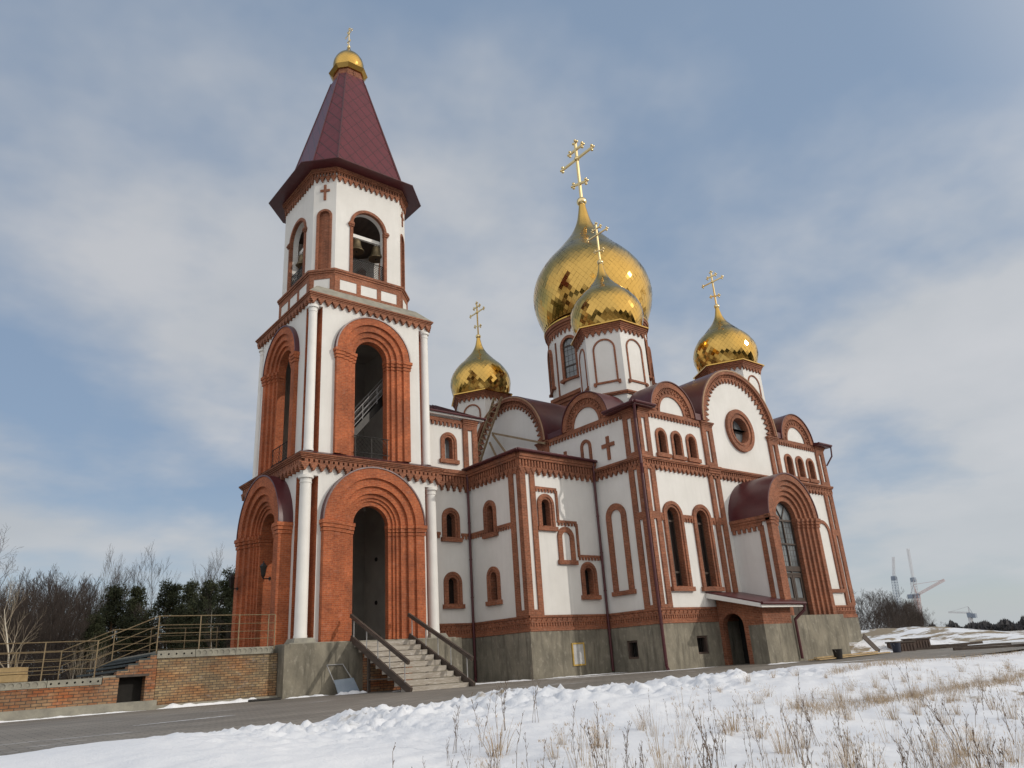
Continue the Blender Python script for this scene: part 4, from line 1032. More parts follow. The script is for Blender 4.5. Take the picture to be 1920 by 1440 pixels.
mb = MB(); mb.box(-5.0, -.5, .7, 7.4, 1.2, 1.42); mb.box(-16, -6.7, .7, 7.4, .35, .60); mb.build('deck', 'slab', TE)
for i, (x, z) in enumerate(((-6.72, .62), (-6.30, .80), (-5.95, .98), (-5.62, 1.14), (-5.25, 1.28))):
    mb = MB(); mb.box(x, x+.44, TY-.02, 7.4, z-.02, z+.055); mb.build('step', 'tar' if i else 'slab', TE)
def railing(y, lab):
    t = thing('steel_railing', lab, 'railing', (-5.05, y, 1.4), 'steel railings of the terrace')
    def zf(x): return 1.42 if x > -5.06 else (.62 if x < -7.0 else .62+(x+7.0)/(1.94)*.8)
    xs = [-.68, -.95, -2.12, -3.58, -5.06, -6.99, -8.57, -10.2, -11.8, -13.4]
    mb = MB()
    for i, x in enumerate(xs): mb.bar((x, y, zf(x)-.1), (x, y, zf(x)+1.22), .036, .036, (1, 0, 0))
    mb.build_each('post', 'steel', t)
    mb = MB()
    for k, h in enumerate((1.22, .90, .61, .33)):
        r = .018 if k == 0 else .012
        for a, b in ((-.68, -5.06), (-5.06, -6.99), (-6.99, -13.4)): mb.tube((a, y, zf(a)+h), (b, y, zf(b)+h), r, n=6)
    mb.build_each('rail', 'steel', t)
railing(TY+.02, 'near beige steel railing along the front edge of the brick terrace')
railing(7.2, 'far beige steel railing along the back of the brick terrace')

# =================================================================== GROUND
def fbm(x, y, s, o=4): return noise.fractal(Vector((x*s, y*s, 3.7)), 1.0, 2.0, o)
def sst(a, b, x):
    t = max(0, min(1, (x-a)/(b-a))); return t*t*(3-2*t)
CREST = [(-40, -.52), (-11.3, -.52), (-9.6, -.46), (-7.6, -.52), (-6.4, -.53), (-5.6, -.40), (-4.9, -.44), (-4.1, -.45), (-2.8, -.35), (-1.9, -.27), (-.86, -.46), (-.45, -.44), (.66, -.41), (2.3, -.54), (3.6, -.38), (5.4, -.41), (5.9, -.48), (8.6, -.36), (13, -.48), (17.3, -.60), (26, -.68), (80, -.6)]
def crest(x):
    for (a, za), (b, zb) in zip(CREST, CREST[1:]):
        if x <= b: return za+(zb-za)*sst(a, b, x)
    return -.6
def zroad(x, y): return -.53-.11*sst(-6, -15.5, y)+.05*sst(22, 34, x)
def zground(x, y):
    d = math.hypot(x-CAM.x, y-CAM.y)
    edge = -15.7+.45*fbm(x, 0, .35)+.25*fbm(x+40, 1, 1.3)+.16*noise.noise(Vector((x*3.3, y*1.5, 6)))
    if x > 14: edge += (x-14)*.03
    low = -1.32+.10*fbm(x, y, .12)
    if y > edge:                                     # below the road, rising again behind the buildings
        t = sst(edge, edge+.5, y)
        z = (crest(x)-.06)*(1-t)+(zroad(x, y)-.12)*t
        if x > 27 or y > 16: z = z+(.14+.10*fbm(x, y, .15))*max(sst(34, 42, x), sst(16, 22, y))
        if 22 < x < 46: z += .78*sst(23, 33, x)*sst(46, 36, x)*sst(-10.4, -7.0, y)*(1+.3*fbm(x, y, .6))
    else:
        t = sst(edge, edge-.9, y); top = crest(x)
        k = sst(edge-1.4, -26.5, y)
        z = (top)*(1-k)+low*k
        z = z*t+(top-.06)*(1-t)
        cl = math.exp(-((y-edge+1.6)/1.9)**2)*sst(13, 5, x)*sst(-10.5, -6, x)
        z += cl*1.35*(.16*abs(noise.noise(Vector((x*2.3, y*2.3, 0))))+.15*abs(noise.noise(Vector((x*5.1, y*5.1, 9))))+.06*abs(noise.noise(Vector((x*11, y*11, 4))))-.10)
        z += .03*fbm(x, y, .8)+.022*noise.noise(Vector((x*.9+y*.5, y*3.1-x*1.2, 2)))*sst(edge-2.2, edge-4, y)
        if x > 12: z += .10*fbm(x, y, .3)*sst(12, 18, x)
    far = sst(45, 120, d)
    z = z*(1-far)+(-.45+.6*fbm(x, y, .012))*far
    # bank with dry grass beyond the church on the right
    c = CAM+Vector((math.sin(R(66.5)), math.cos(R(66.5)), 0))*78
    q = Vector((x-c.x, y-c.y)); al = q.x*math.sin(R(66.5))+q.y*math.cos(R(66.5)); la = q.x*math.cos(R(66.5))-q.y*math.sin(R(66.5))
    z += 1.6*math.exp(-(al/9)**2)*sst(11, -2, la)*sst(-60, -30, la)*(1+.15*fbm(x, y, .2))
    return z
def ground_hit(px, py):
    d = ray(px, py); t = 3.0
    while t < 400:
        p = CAM+d*t
        if p.z <= zground(p.x, p.y): return p
        t += .06 if t < 40 else .5
    return None
mb = MB()
angs = [CAM_Y+R(a) for a in ([-180+i*7.5 for i in range(18)]+[-45+i*.28 for i in range(322)]+[45.2+i*7.5 for i in range(18)])]
rad = []; r = 1.2
while r < 1400: rad.append(r); r *= 1.03 if r < 9 else 1.0055 if r < 24 else 1.02 if r < 70 else 1.09
na = len(angs)
for r in rad:
    for a in angs:
        x = CAM.x+r*math.sin(a); y = CAM.y+r*math.cos(a); mb.v.append((x, y, zground(x, y) if r < 420 else -.45))
for j in range(len(rad)-1):
    for i in range(na):
        i2 = (i+1) % na; mb.f.append((j*na+i, j*na+i2, (j+1)*na+i2, (j+1)*na+i)); mb.m.append(0)
mb.v.append((CAM.x, CAM.y, -1.32)); k = len(mb.v)-1
for i in range(na): mb.f.append((k, (i+1) % na, i)); mb.m.append(0)
def snow_ground():
    m, n, l, b = newmat('snowy_ground')
    ob = n.new('ShaderNodeTexCoord').outputs['Object']; sx = n.new('ShaderNodeSeparateXYZ'); l.new(ob, sx.inputs[0])
    a = noi(n, l, ob, .5, 6); fine = noi(n, l, ob, 6, 5)
    snow = mixc(n, l, ramp(n, l, a, .38, .62), (.82, .835, .865), (.73, .755, .80))
    earth = mixc(n, l, ramp(n, l, fine, .35, .65), (.20, .155, .10), (.31, .25, .165))
    p = noi(n, l, mapped(n, l, ob, (.6, 1.5, 1)), .33, 7, .68)
    xr = n.new('ShaderNodeMapRange'); xr.inputs[1].default_value = 6; xr.inputs[2].default_value = 38; xr.inputs[3].default_value = .0; xr.inputs[4].default_value = .135; l.new(sx.outputs[0], xr.inputs[0])
    yr = n.new('ShaderNodeMapRange'); yr.inputs[1].default_value = -17; yr.inputs[2].default_value = 16; yr.inputs[3].default_value = 0; yr.inputs[4].default_value = .36; l.new(sx.outputs[1], yr.inputs[0])
    ad = n.new('ShaderNodeMath'); ad.operation = 'ADD'; l.new(p, ad.inputs[0]); l.new(xr.outputs[0], ad.inputs[1])
    xl = n.new('ShaderNodeMapRange'); xl.inputs[1].default_value = 16; xl.inputs[2].default_value = 2; xl.inputs[3].default_value = .22; xl.inputs[4].default_value = 1; l.new(sx.outputs[0], xl.inputs[0])
    ym = n.new('ShaderNodeMath'); ym.operation = 'MULTIPLY'; l.new(yr.outputs[0], ym.inputs[0]); l.new(xl.outputs[0], ym.inputs[1])
    ad2 = n.new('ShaderNodeMath'); ad2.operation = 'ADD'; l.new(ad.outputs[0], ad2.inputs[0]); l.new(ym.outputs[0], ad2.inputs[1])
    y2 = n.new('ShaderNodeMapRange'); y2.inputs[1].default_value = -32; y2.inputs[2].default_value = -50; y2.inputs[3].default_value = 0; y2.inputs[4].default_value = .25; l.new(sx.outputs[1], y2.inputs[0])
    ad3 = n.new('ShaderNodeMath'); ad3.operation = 'ADD'; l.new(ad2.outputs[0], ad3.inputs[0]); l.new(y2.outputs[0], ad3.inputs[1])
    c = mixc(n, l, ramp(n, l, ad3.outputs[0], .655, .71), snow, earth)
    l.new(c, b.inputs['Base Color']); b.inputs['Roughness'].default_value = .75
    hn = n.new('ShaderNodeMath'); hn.operation = 'ADD'; l.new(fine, hn.inputs[0]); l.new(noi(n, l, ob, 22, 4, .7), hn.inputs[1])
    bump(n, l, hn.outputs[0], .35, .05, b)
    return m
M['snowg'] = snow_ground()
o = mb.build('snow_field', 'snowg', smooth=4, recalc=False); tag(o, kind='structure')
def road_mat():
    m, n, l, b = newmat('worn_grey_pavers')
    uv = n.new('ShaderNodeTexCoord').outputs['Object']
    t = n.new('ShaderNodeTexBrick'); l.new(uv, t.inputs['Vector']); t.inputs['Scale'].default_value = 1
    t.inputs['Brick Width'].default_value = .42; t.inputs['Row Height'].default_value = .21; t.inputs['Mortar Size'].default_value = .016
    t.inputs['Color1'].default_value = (.195, .178, .155, 1); t.inputs['Color2'].default_value = (.24, .22, .19, 1); t.inputs['Mortar'].default_value = (.12, .11, .097, 1)
    ob = uv
    c = mixc(n, l, 1.0, t.outputs[0], mixc(n, l, ramp(n, l, noi(n, l, mapped(n, l, ob, (.35, 1, 1)), .6, 6), .3, .7), (.68, .67, .66), (1.2, 1.19, 1.17)), 'MULTIPLY')
    s = noi(n, l, mapped(n, l, ob, (.30, 1.6, 1)), .8, 7, .7)
    c = mixc(n, l, ramp(n, l, s, .63, .72), c, (.62, .63, .65))
    l.new(c, b.inputs['Base Color']); b.inputs['Roughness'].default_value = .7
    bump(n, l, t.outputs[1], -.3, .01, b)
    return m
M['road'] = road_mat()
mb = MB(); nx, ny = 150, 30
for j in range(ny+1):
    for i in range(nx+1):
        x = -45+i*1.0; y = -16.6+j*(16.9/ny); mb.v.append((x, y, zroad(x, y)))
for j in range(ny):
    for i in range(nx): q = j*(nx+1)+i; mb.f.append((q, q+1, q+nx+2, q+nx+1)); mb.m.append(0)
o = mb.build('paved_road', 'road', smooth=4); tag(o, kind='structure')
# drifts of snow lying along the foot of the walls and on the road edge
mb = MB(); rnd = random.Random(4)
def drift(x0, y0, x1, y1, w, h, n=30):
    p0 = Vector((x0, y0)); p1 = Vector((x1, y1)); d = (p1-p0).normalized(); q = Vector((-d.y, d.x)); L = (p1-p0).length
    base = len(mb.v); m_ = 7
    for i in range(n+1):
        t = i/n; c = p0.lerp(p1, t); k = (.35+.9*abs(noise.noise(Vector((c.x*1.7, c.y*1.7, 5)))))*min(1, 6*t, 6*(1-t))
        for j in range(m_):
            s = j/(m_-1)*2-1; pp = c+q*s*w*(.3+k)
            hh = h*k*(1-s*s)*(.7+.6*abs(noise.noise(Vector((pp.x*5, pp.y*5, 1)))))
            mb.v.append((pp.x, pp.y, zroad(pp.x, pp.y)+.004+hh))
    for i in range(n):
        for j in range(m_-1): a = base+i*m_+j; mb.f.append((a, a+1, a+m_+1, a+m_)); mb.m.append(0)
drift(-15, -.22, -5.2, -.2, .10, .08, 90); drift(-5.0, -.05, -1.0, -.1, .16, .22, 40); drift(-.5, -.6, 1.3, -.7, .16, .13, 24)
drift(1.3, -1.2, 2.6, -1.5, .45, .22, 30); drift(2.7, -3.2, 5.0, -3.0, .35, .08, 20)
drift(6.0, -2.6, 9.5, -3.6, .55, .10, 40); drift(9.6, -3.7, 14.7, -4.2, .35, .06, 60); drift(9.0, -5.0, 16, -7.4, .28, .02, 60); drift(13.5, -6.9, 17.3, -7.4, .14, .03, 30); drift(18.0, -9.6, 20.5, -9.6, .22, .05, 20)
drift(27, -9.5, 33, -8.6, .35, .10, 40); drift(16, -12.2, 22, -12.8, .10, .012, 30); drift(-8, -10, -5.5, -9.6, .05, .006, 20)
o = mb.build('snow_drift', 'snow', smooth=4); tag(o, 'thin drifts of snow left along the wall feet and the paved road', 'snow', kind='stuff')

# =================================================================== SMALL THINGS
t = thing('snow_pusher', 'grey sheet snow pusher leaning on the plinth left of the entrance steps', 'snow shovel', (1.75, -1.0, -.5))
mb = MB(); mb.add([(1.47, -1.15, -.50), (2.38, -1.2, -.48), (2.26, -.86, .06), (1.42, -.82, .02), (1.47, -1.12, -.52), (2.38, -1.17, -.50), (2.27, -.83, .05), (1.43, -.79, .01)], [(0, 1, 2, 3), (7, 6, 5, 4), (0, 4, 5, 1), (1, 5, 6, 2), (2, 6, 7, 3), (3, 7, 4, 0)]); mb.build('blade', 'plast_w', t)
mb = MB(); mb.tube((1.45, -.84, -.1), (1.28, -.45, .60), .022); mb.tube((2.28, -.86, -.1), (1.98, -.45, .60), .022); mb.tube((1.28, -.45, .60), (1.98, -.45, .60), .022); mb.build('handle', 'greysteel', t)
mb = MB(); mb.tube((-1.9, -.62, -.50), (-.75, -.85, -.50), .055, n=8); o = mb.build('dark_pipe', 'darksteel', smooth=R(50), origin=(-1.3, -.7, -.5)); tag(o, 'short dark pipe lying on the road edge below the brick terrace', 'pipe')
# ladder on the gable
t = thing('roof_ladder', 'raw timber ladder leaning up the great gable beside the small left dome', 'ladder', (14.2, 6.9, 10.4))
A0, A1 = Vector((14.25, 7.2, 10.3)), Vector((14.28, 3.45, 15.55)); dl = Vector((0, .62, .32))
for k in (0, 1):
    mb = MB(); mb.bar(A0+dl*k, A1+dl*k-(A1-A0)*.03*k, .07, .13, (1, 0, 0)); mb.build('side_rail', 'oldpine', t)
for k in range(17):
    p = A0.lerp(A1, (k+.6)/17.5); mb = MB(); mb.bar(p-dl*.06, p+dl*1.06, .045, .09, (1, 0, 0)); mb.build('rung', 'oldpine', t)
for a, b, lab in (((14.42, 4.78, 13.6), (14.58, .15, 11.75), 'long weathered timber brace from the roof ladder to the right foot of the gable'), ((14.42, 4.75, 13.5), (14.58, 3.0, 11.2), 'middle weathered timber brace under the roof ladder'), ((14.42, 5.10, 13.1), (14.58, 4.2, 11.2), 'shortest weathered timber brace under the roof ladder')):
    mb = MB(); mb.bar(a, b, .07, .12); o = mb.build('timber_brace', 'oldpine', origin=b); tag(o, lab, 'timber brace', 'braces of the roof ladder')
# things by the porch plinth
def gz(x, y): return max(zground(x, y), zroad(x, y) if -16.6 < y < .3 else -9)
for k, (p0, p1, dz, lab) in enumerate((((20.75, -10.0), (27.8, -9.75), 0.06, 'rearmost pale plank in the stack by the porch plinth'), ((20.95, -10.3), (28.3, -10.05), 0.06, 'middle pale plank in the stack by the porch plinth'), ((20.9, -10.22), (27.2, -9.95), .14, 'topmost pale plank in the stack by the porch plinth'))):
    z0, z1 = gz(*p0)+dz, gz(*p1)+dz; mb = MB(); mb.bar((*p0, z0), (*p1, z1), .16, .05); o = mb.build('plank', 'pine', origin=(*p0, z0)); tag(o, lab, 'plank', 'planks by the porch')
def bucket(x, y, r, h, mat, lab, lean=0):
    z = gz(x, y); t = thing('bucket', lab, 'bucket', (x, y, z))
    mb = MB(); mb.lathe([(r*.78, 0), (r, h), (r*1.07, h), (r*1.07, h+.03), (r*.95, h+.03), (r*.92, h*.9), (r*.7, .04)], (x, y, z), 18); mb.build('pail', mat, t, smooth=R(40))
    mb = MB(); pr = None
    for k in range(9):
        a = PI*k/8; q = Vector((x+r*math.cos(a), y-r*.5*math.sin(a), z+h-.12*math.sin(a)*2))
        if pr: mb.tube(pr, q, .008, n=4)
        pr = q
    mb.build('handle', 'greysteel', t)
bucket(22.7, -10.35, .22, .42, 'darksteel', 'black bucket standing on the pale planks by the porch')
bucket(29.3, -10.0, .25, .46, 'plast_b', 'dark blue bucket in the snow beyond the end of the planks')
mb = MB(); z = gz(29.0, -8.9); mb.bar((28.7, -9.35, z), (27.9, -9.06, z+.85), .30, .05, (0, 1, 0)); o = mb.build('leaning_board', 'wood', origin=(28.7, -9.35, z)); tag(o, 'dark board leaning against the cement plinth right of the porch', 'board')
def crate(px, py, d, w, dp, h, mat, lab, rz):
    p = ground_hit(px, py); d = math.hypot(p.x-CAM.x, p.y-CAM.y); k_ = d/58; w *= k_; dp *= k_; h *= k_; z = p.z-.05
    t = thing('scrap_container', lab, 'container', (p.x, p.y, z), 'containers beyond the church', rz)
    t['_off'] = (0, 0, 0)
    mb = MB(); mb.box(-w/2, w/2, -dp/2, dp/2, 0, h); 
    for k in range(6): a = -w/2+(k+.5)*w/6; mb.box(a-.04, a+.04, -dp/2-.04, -dp/2-.001, .05, h-.08)
    mb.build('body', mat, t)
    mb = MB(); mb.box(-w/2-.05, w/2+.05, -dp/2-.06, dp/2+.05, h, h+.08); mb.build('rim', 'wood', t)
crate(1692, 1222, 58, 1.35, 1.0, .62, 'rust', 'rusty brown container beyond the church, left one', -.5)
crate(1722, 1220, 58, 1.25, 1.0, .74, 'rust', 'rusty brown container beyond the church, right and slightly taller one', -.5)
rnd = random.Random(9)
for k in range(9):
    p = ground_hit(1690+rnd.random()*190, 1221-rnd.random()*9); z = gz(p.x, p.y)
    mb = MB(); L_ = .8+rnd.random()*1.8; mb.box(-L_, L_, -.1, .1, -.02, .07+.06*rnd.random()); o = mb.build('dark_beam', 'wood', origin=(0, 0, 0)); o.location = (p.x, p.y, z); o.rotation_euler = (0, rnd.gauss(0, .02), -.85+rnd.gauss(0, .2))
    tag(o, 'dark weathered beam lying on the ground beyond the church', 'beam', 'beams lying beyond the church')

# =================================================================== TREES
def bare_tree(name, seed, H, r0, spread, levels, bark, nseg=5, lean=.05, upness=.5, first=.25, rmin=.006, density=1.0):
    rnd = random.Random(seed); trunk = MB(); crown = MB()
    def grow(mb, p, d, L, r, lev):
        k = nseg if lev == 0 else 4; pts = [p]; rs = [r]
        for i in range(k):
            j = .07 if lev == 0 else .16
            d = (d+Vector((rnd.gauss(0, j), rnd.gauss(0, j), rnd.gauss(0, j*.5)+(.05 if lev else 0)*upness))).normalized()
            pts.append(pts[-1]+d*L/k); rs.append(max(r*(1-(i+1)/k*(.86 if lev == 0 else .8)), rmin*.7))
        for i in range(k): mb.tube(pts[i], pts[i+1], rs[i], rs[i+1], 6 if lev == 0 else (4 if lev == 1 else 3), cap=False)
        if lev >= levels: return
        nb = int((13 if lev == 0 else 7 if lev == 1 else 5)*density)
        for b in range(nb):
            t = first+(1-first)*(b+rnd.random())/nb if lev == 0 else .25+.75*(b+rnd.random())/nb
            i = min(int(t*k), k-1); q = pts[i].lerp(pts[i+1], t*k-i); a = rnd.random()*2*PI
            dd = (pts[i+1]-pts[i]).normalized(); o1 = dd.orthogonal().normalized(); o2 = dd.cross(o1)
            side = o1*math.cos(a)+o2*math.sin(a); sp = spread*(1.0 if lev else 1.15)
            nd = (dd*(1-sp*.55)+side*sp+Vector((0, 0, .35*upness))).normalized()
            grow(crown, q, nd, L*(.52 if lev == 0 else .55)*(1.08-.55*t)*(.8+.4*rnd.random()), max(rs[i]*(.5 if lev == 0 else .55), rmin), lev+1)
    grow(trunk, Vector((0, 0, -.2)), Vector((rnd.gauss(0, lean), rnd.gauss(0, lean), 1)).normalized(), H, r0, 0)
    t = bpy.data.objects.new(name, None); COL.objects.link(t); t['_off'] = (0, 0, 0)
    trunk.build('trunk', bark[0], t, recalc=False, smooth=4); crown.build('crown', bark[1], t, recalc=False)
    return t
M['bark_grey'] = noise_mat('grey_bark', (.070, .054, .043), (.10, .08, .064), 4, .9)
M['twig_grey'] = noise_mat('grey_twigs', (.060, .044, .036), (.042, .032, .027), 2, .9)
M['bark_birch'] = noise_mat('birch_bark', (.72, .66, .54), (.60, .55, .45), 3, .8, c3=(.12, .10, .08), stretch=(.4, .4, 2.5))
M['twig_birch'] = noise_mat('birch_twigs', (.42, .36, .26), (.30, .24, .18), 2, .9)
M['bark_pine'] = noise_mat('pine_bark', (.24, .15, .085), (.15, .10, .065), 4, .9)
M['needles'] = noise_mat('pine_needles', (.046, .054, .021), (.026, .034, .014), .9, .85, c3=(.075, .078, .034))
def pine_tree(name, seed, H, W, irregular=1.0):
    rnd = random.Random(seed); tr = MB(); cr = MB()
    top = Vector((rnd.gauss(0, .3), rnd.gauss(0, .3), H*.96)); tr.tube((0, 0, -.2), (top.x*.5, top.y*.5, H*.5), .17, .12, 7, cap=False); tr.tube((top.x*.5, top.y*.5, H*.5), top, .12, .03, 6, cap=False)
    nb = 50
    for b in range(nb):
        t = .14+.86*(b+rnd.random())/nb; z = H*t*.98; a = b*2.4+rnd.random()
        prof = (.16+.95*max(0, 1.0-t)**.85)*W*(1 if t > .3 else .75)
        Lb = prof*(.5+.75*rnd.random()*irregular)
        q = Vector((top.x*t, top.y*t, z)); d = Vector((math.cos(a), math.sin(a), .25+.5*t)).normalized(); e_ = q+d*Lb
        tr.tube(q, e_, .045, .012, 4, cap=False)
        nc = 3+int(Lb*2.0)
        for c_ in range(nc):
            ce = q.lerp(e_, .35+.7*(c_+.5)/nc)+Vector((rnd.gauss(0, .16), rnd.gauss(0, .16), rnd.gauss(.08, .12))); s = .34+.26*rnd.random()
            for k in range(52):
                u = Vector((rnd.gauss(0, 1), rnd.gauss(0, 1), rnd.gauss(0, .65))); u *= s/max(u.length, .3)*(.45+.6*rnd.random()); p = ce+u
                v = (u.normalized()+Vector((rnd.gauss(0, .5), rnd.gauss(0, .5), rnd.gauss(.35, .4)))).normalized(); w = v.orthogonal().normalized()
                w = (w+v.cross(w)*rnd.gauss(0, 1)).normalized()*.055
                cr.add([p-w, p+w, p+v*(.16+.14*rnd.random())], [(0, 1, 2)])
    for k in range(2): pass
    t = bpy.data.objects.new(name, None); COL.objects.link(t); t['_off'] = (0, 0, 0)
    tr.build('trunk', 'bark_pine', t, recalc=False); cr.build('crown', 'needles', t, recalc=False)
    return t
HT = {}
def plant_at(t, px, ytop, d, H0, first, label, cat, group, rz=0, wide=1.0, ground=None):
    o = t if first else copy_tree(t)
    H0 = sorted(v.co.z for ch in o.children for v in ch.data.vertices)[-12] if (o.children[0].data.name not in HT) else HT[o.children[0].data.name]
    HT[o.children[0].data.name] = H0
    p = at(px, 1250, d); g = zground(p.x, p.y) if ground is None else ground; topz = at(px, ytop, d).z; s = (topz-g)/H0
    o.location = (p.x, p.y, g); o.scale = (s*wide, s*wide, s); o.rotation_euler[2] = rz
    return tag(o, label, cat, group)
rnd = random.Random(21)
pines = [pine_tree('pine_tree', s, 10, w) for s, w in ((1, 4.0), (2, 3.4), (3, 4.3))]
for i, (px, yt, d, v, w, lab) in enumerate(((203, 1092, 74, 0, 1.0, 'dark pine at the left end of the pine row, its crown leaning right'), (250, 1096, 80, 1, .9, 'thin-topped dark pine second from the left in the pine row'), (303, 1086, 73, 2, .95, 'broad dark pine in the middle of the pine row'),
        (356, 1086, 79, 1, .8, 'narrow dark pine just right of the middle of the pine row'), (388, 1082, 71, 0, .95, 'dark pine beside the tallest pine near the bell tower'), (422, 1064, 66, 2, .95, 'tallest dark pine right beside the bell tower'), (168, 1150, 66, 1, 1.1, 'low bushy pine at the left foot of the pine row'), (330, 1140, 62, 0, .9, 'low bushy pine in front of the gap in the pine row'))):
    plant_at(pines[v], px, yt, d, 10, i in (0, 1, 2), lab, 'pine tree', 'pines left of the bell tower', rnd.random()*6, w)
tall = [bare_tree('bare_tree', 31+k, 18, .2, .42, 3, ('bark_grey', 'twig_grey'), 8, .03, 1.0, .22, rmin=.017, density=1.15) for k in range(3)]
for i, (px, yt, d, v) in enumerate(((182, 1030, 105, 0), (212, 1020, 108, 1), (252, 1026, 104, 2), (277, 1016, 107, 0), (360, 1038, 112, 1), (383, 1022, 108, 2), (414, 1028, 112, 0), (236, 1050, 112, 1), (345, 1075, 106, 2))):
    plant_at(tall[v], px, yt, d, 17.5, i < 3, ['tall bare upright tree rising behind the left pine', 'tall bare tree with fine twigs just right of the leftmost tall one', 'tall bare tree above the thin-topped pine', 'tall bare tree above the broad middle pine', 'bare tree above the gap right of the middle pine', 'tall bare tree above the pine next to the bell tower', 'slender bare tree closest to the bell tower', 'half-hidden bare tree between the two tallest bare trees', 'low bare tree in the gap between the middle pines'][i], 'bare tree', 'tall bare trees behind the pines', rnd.random()*6, .72 if i < 7 else .9)
thick = [bare_tree('thicket_tree', 51+k, 9, .085, .5, 3, ('bark_grey', 'twig_grey'), 6, .06, .8, .12, rmin=.014, density=1.15) for k in range(4)]
n = 0
for i in range(70):
    px = -40+i*3.5+rnd.gauss(0, 4) if i < 56 else 230+rnd.random()*200; d = 62+rnd.random()*40
    yt = 1094+rnd.gauss(0, 16) if i < 56 else 1140+rnd.gauss(0, 15)
    plant_at(thick[i % 4], px, yt, d, 8.6, i < 4, 'thin bare tree standing in the brown thicket on the left', 'bare tree', 'bare trees of the left thicket', rnd.random()*6, .8)
t = bare_tree('tall_edge_tree', 77, 16, .2, .62, 3, ('bark_grey', 'twig_grey'), 7, .04, .5, .3, rmin=.014); plant_at(t, -22, 975, 62, 15.5, True, 'large bare tree with spreading branches cut off by the left edge', 'bare tree', None, 1.0, 1.0)
t = bare_tree('birch_tree', 80, 8, .15, .48, 3, ('bark_birch', 'twig_birch'), 7, .05, .9, .20, density=.85); plant_at(t, 28, 1070, 40, 7.6, True, 'white birch with forked trunk standing by the left end of the terrace', 'birch tree', None, 3.6, .8)
small = bare_tree('birch_sapling', 83, 4, .04, .4, 2, ('bark_birch', 'twig_birch'), 5, .08, .9, .3)
for i, px in enumerate((138, 165, 172, 152, 197)): plant_at(small, px, 1195+rnd.gauss(0, 8), 46+rnd.random()*6, 3.8, i == 0, 'thin pale sapling behind the terrace railing', 'sapling', 'pale saplings behind the terrace', rnd.random()*6, .8)
pale = bare_tree('pale_pine_trunk', 85, 9, .16, .35, 2, ('bark_birch', 'twig_grey'), 6, .02, .6, .4); plant_at(pale, 408, 1095, 52, 8.7, True, 'pale slender trunk in front of the pines beside the bell tower', 'bare tree', None, 2.0, .8)
# wood beyond the church on the right
wood = [bare_tree('wood_tree', 91+k, 10, .10, .55, 3, ('bark_grey', 'twig_grey'), 6, .05, .8, .10, rmin=.016, density=1.1) for k in range(4)]
for i in range(64):
    px = 1560+202*rnd.random()**.85; d = 125+rnd.random()*50
    yt = 1108+max(0, px-1650)*.16+rnd.gauss(0, 7)+(max(0, px-1736)*1.3)
    plant_at(wood[i % 4], px, yt, d, 9.6, i < 4, 'bare grey-brown tree in the small wood right of the church', 'bare tree', 'trees of the wood right of the church', rnd.random()*6, 1.0)
for i in range(14):
    px = 1712+44*rnd.random(); plant_at(wood[i % 4], px, 1122+(px-1712)*.5+rnd.gauss(0, 4), 130+rnd.random()*30, 9.6, False, 'bare grey-brown tree in the small wood right of the church', 'bare tree', 'trees of the wood right of the church', rnd.random()*6, 1.0)
und = [bare_tree('bare_bush', 101+k, 4, .05, .7, 3, ('twig_grey', 'twig_grey'), 4, .15, .7, .05) for k in range(2)]
for i in range(60):
    px = -20+rnd.random()*300; plant_at(und[i % 2], px, 1222+rnd.gauss(0, 8), 52+rnd.random()*16, 3.8, i < 2, 'low bare bush under the bare trees left of the terrace', 'bush', 'bushes under the left thicket', rnd.random()*6, 1.5)
for i in range(36):
    px = 1590+rnd.random()*165; plant_at(und[i % 2], px, 1158+rnd.gauss(0, 5), 112+rnd.random()*12, 3.8, False, 'low bare bush along the foot of the small wood', 'bush', 'bushes at the foot of the wood', rnd.random()*6, 1.3)
for i in range(34):
    px = 1755+rnd.random()*180; plant_at(und[i % 2], px, 1180+rnd.gauss(0, 4)-(14 if i % 9 == 0 else 0), 230+rnd.random()*60, 3.8, False, 'low bare bush in the far dark hedge line on the right', 'bush', 'bushes of the far hedge line', rnd.random()*6, 2.4)
def far_wood():
    mb = MB(); r_ = random.Random(3)
    for k in range(5200):
        px = 1745+r_.random()*215; d = 290+r_.random()*60; hmax = 2.0+2.2*noise.noise(Vector((px*.05, 1, 1)))
        p = at(px, 1190, d); z = -.6+r_.random()*hmax
        w = .8+r_.random()*.9; a = r_.random()*PI; u = Vector((math.cos(a), math.sin(a), 0))*w; v = Vector((r_.gauss(0, .3), r_.gauss(0, .3), 1.0+r_.random()*.9))
        q = Vector((p.x, p.y, z)); mb.add([q-u*.5, q+u*.5, q+v], [(0, 1, 2)])
    return mb
o = far_wood().build('far_wood', noise_mat('far_dark_thicket', (.075, .072, .075), (.05, .05, .055), .1, .9), recalc=False); tag(o, 'dark low wood along the horizon on the right', 'wood', kind='stuff')

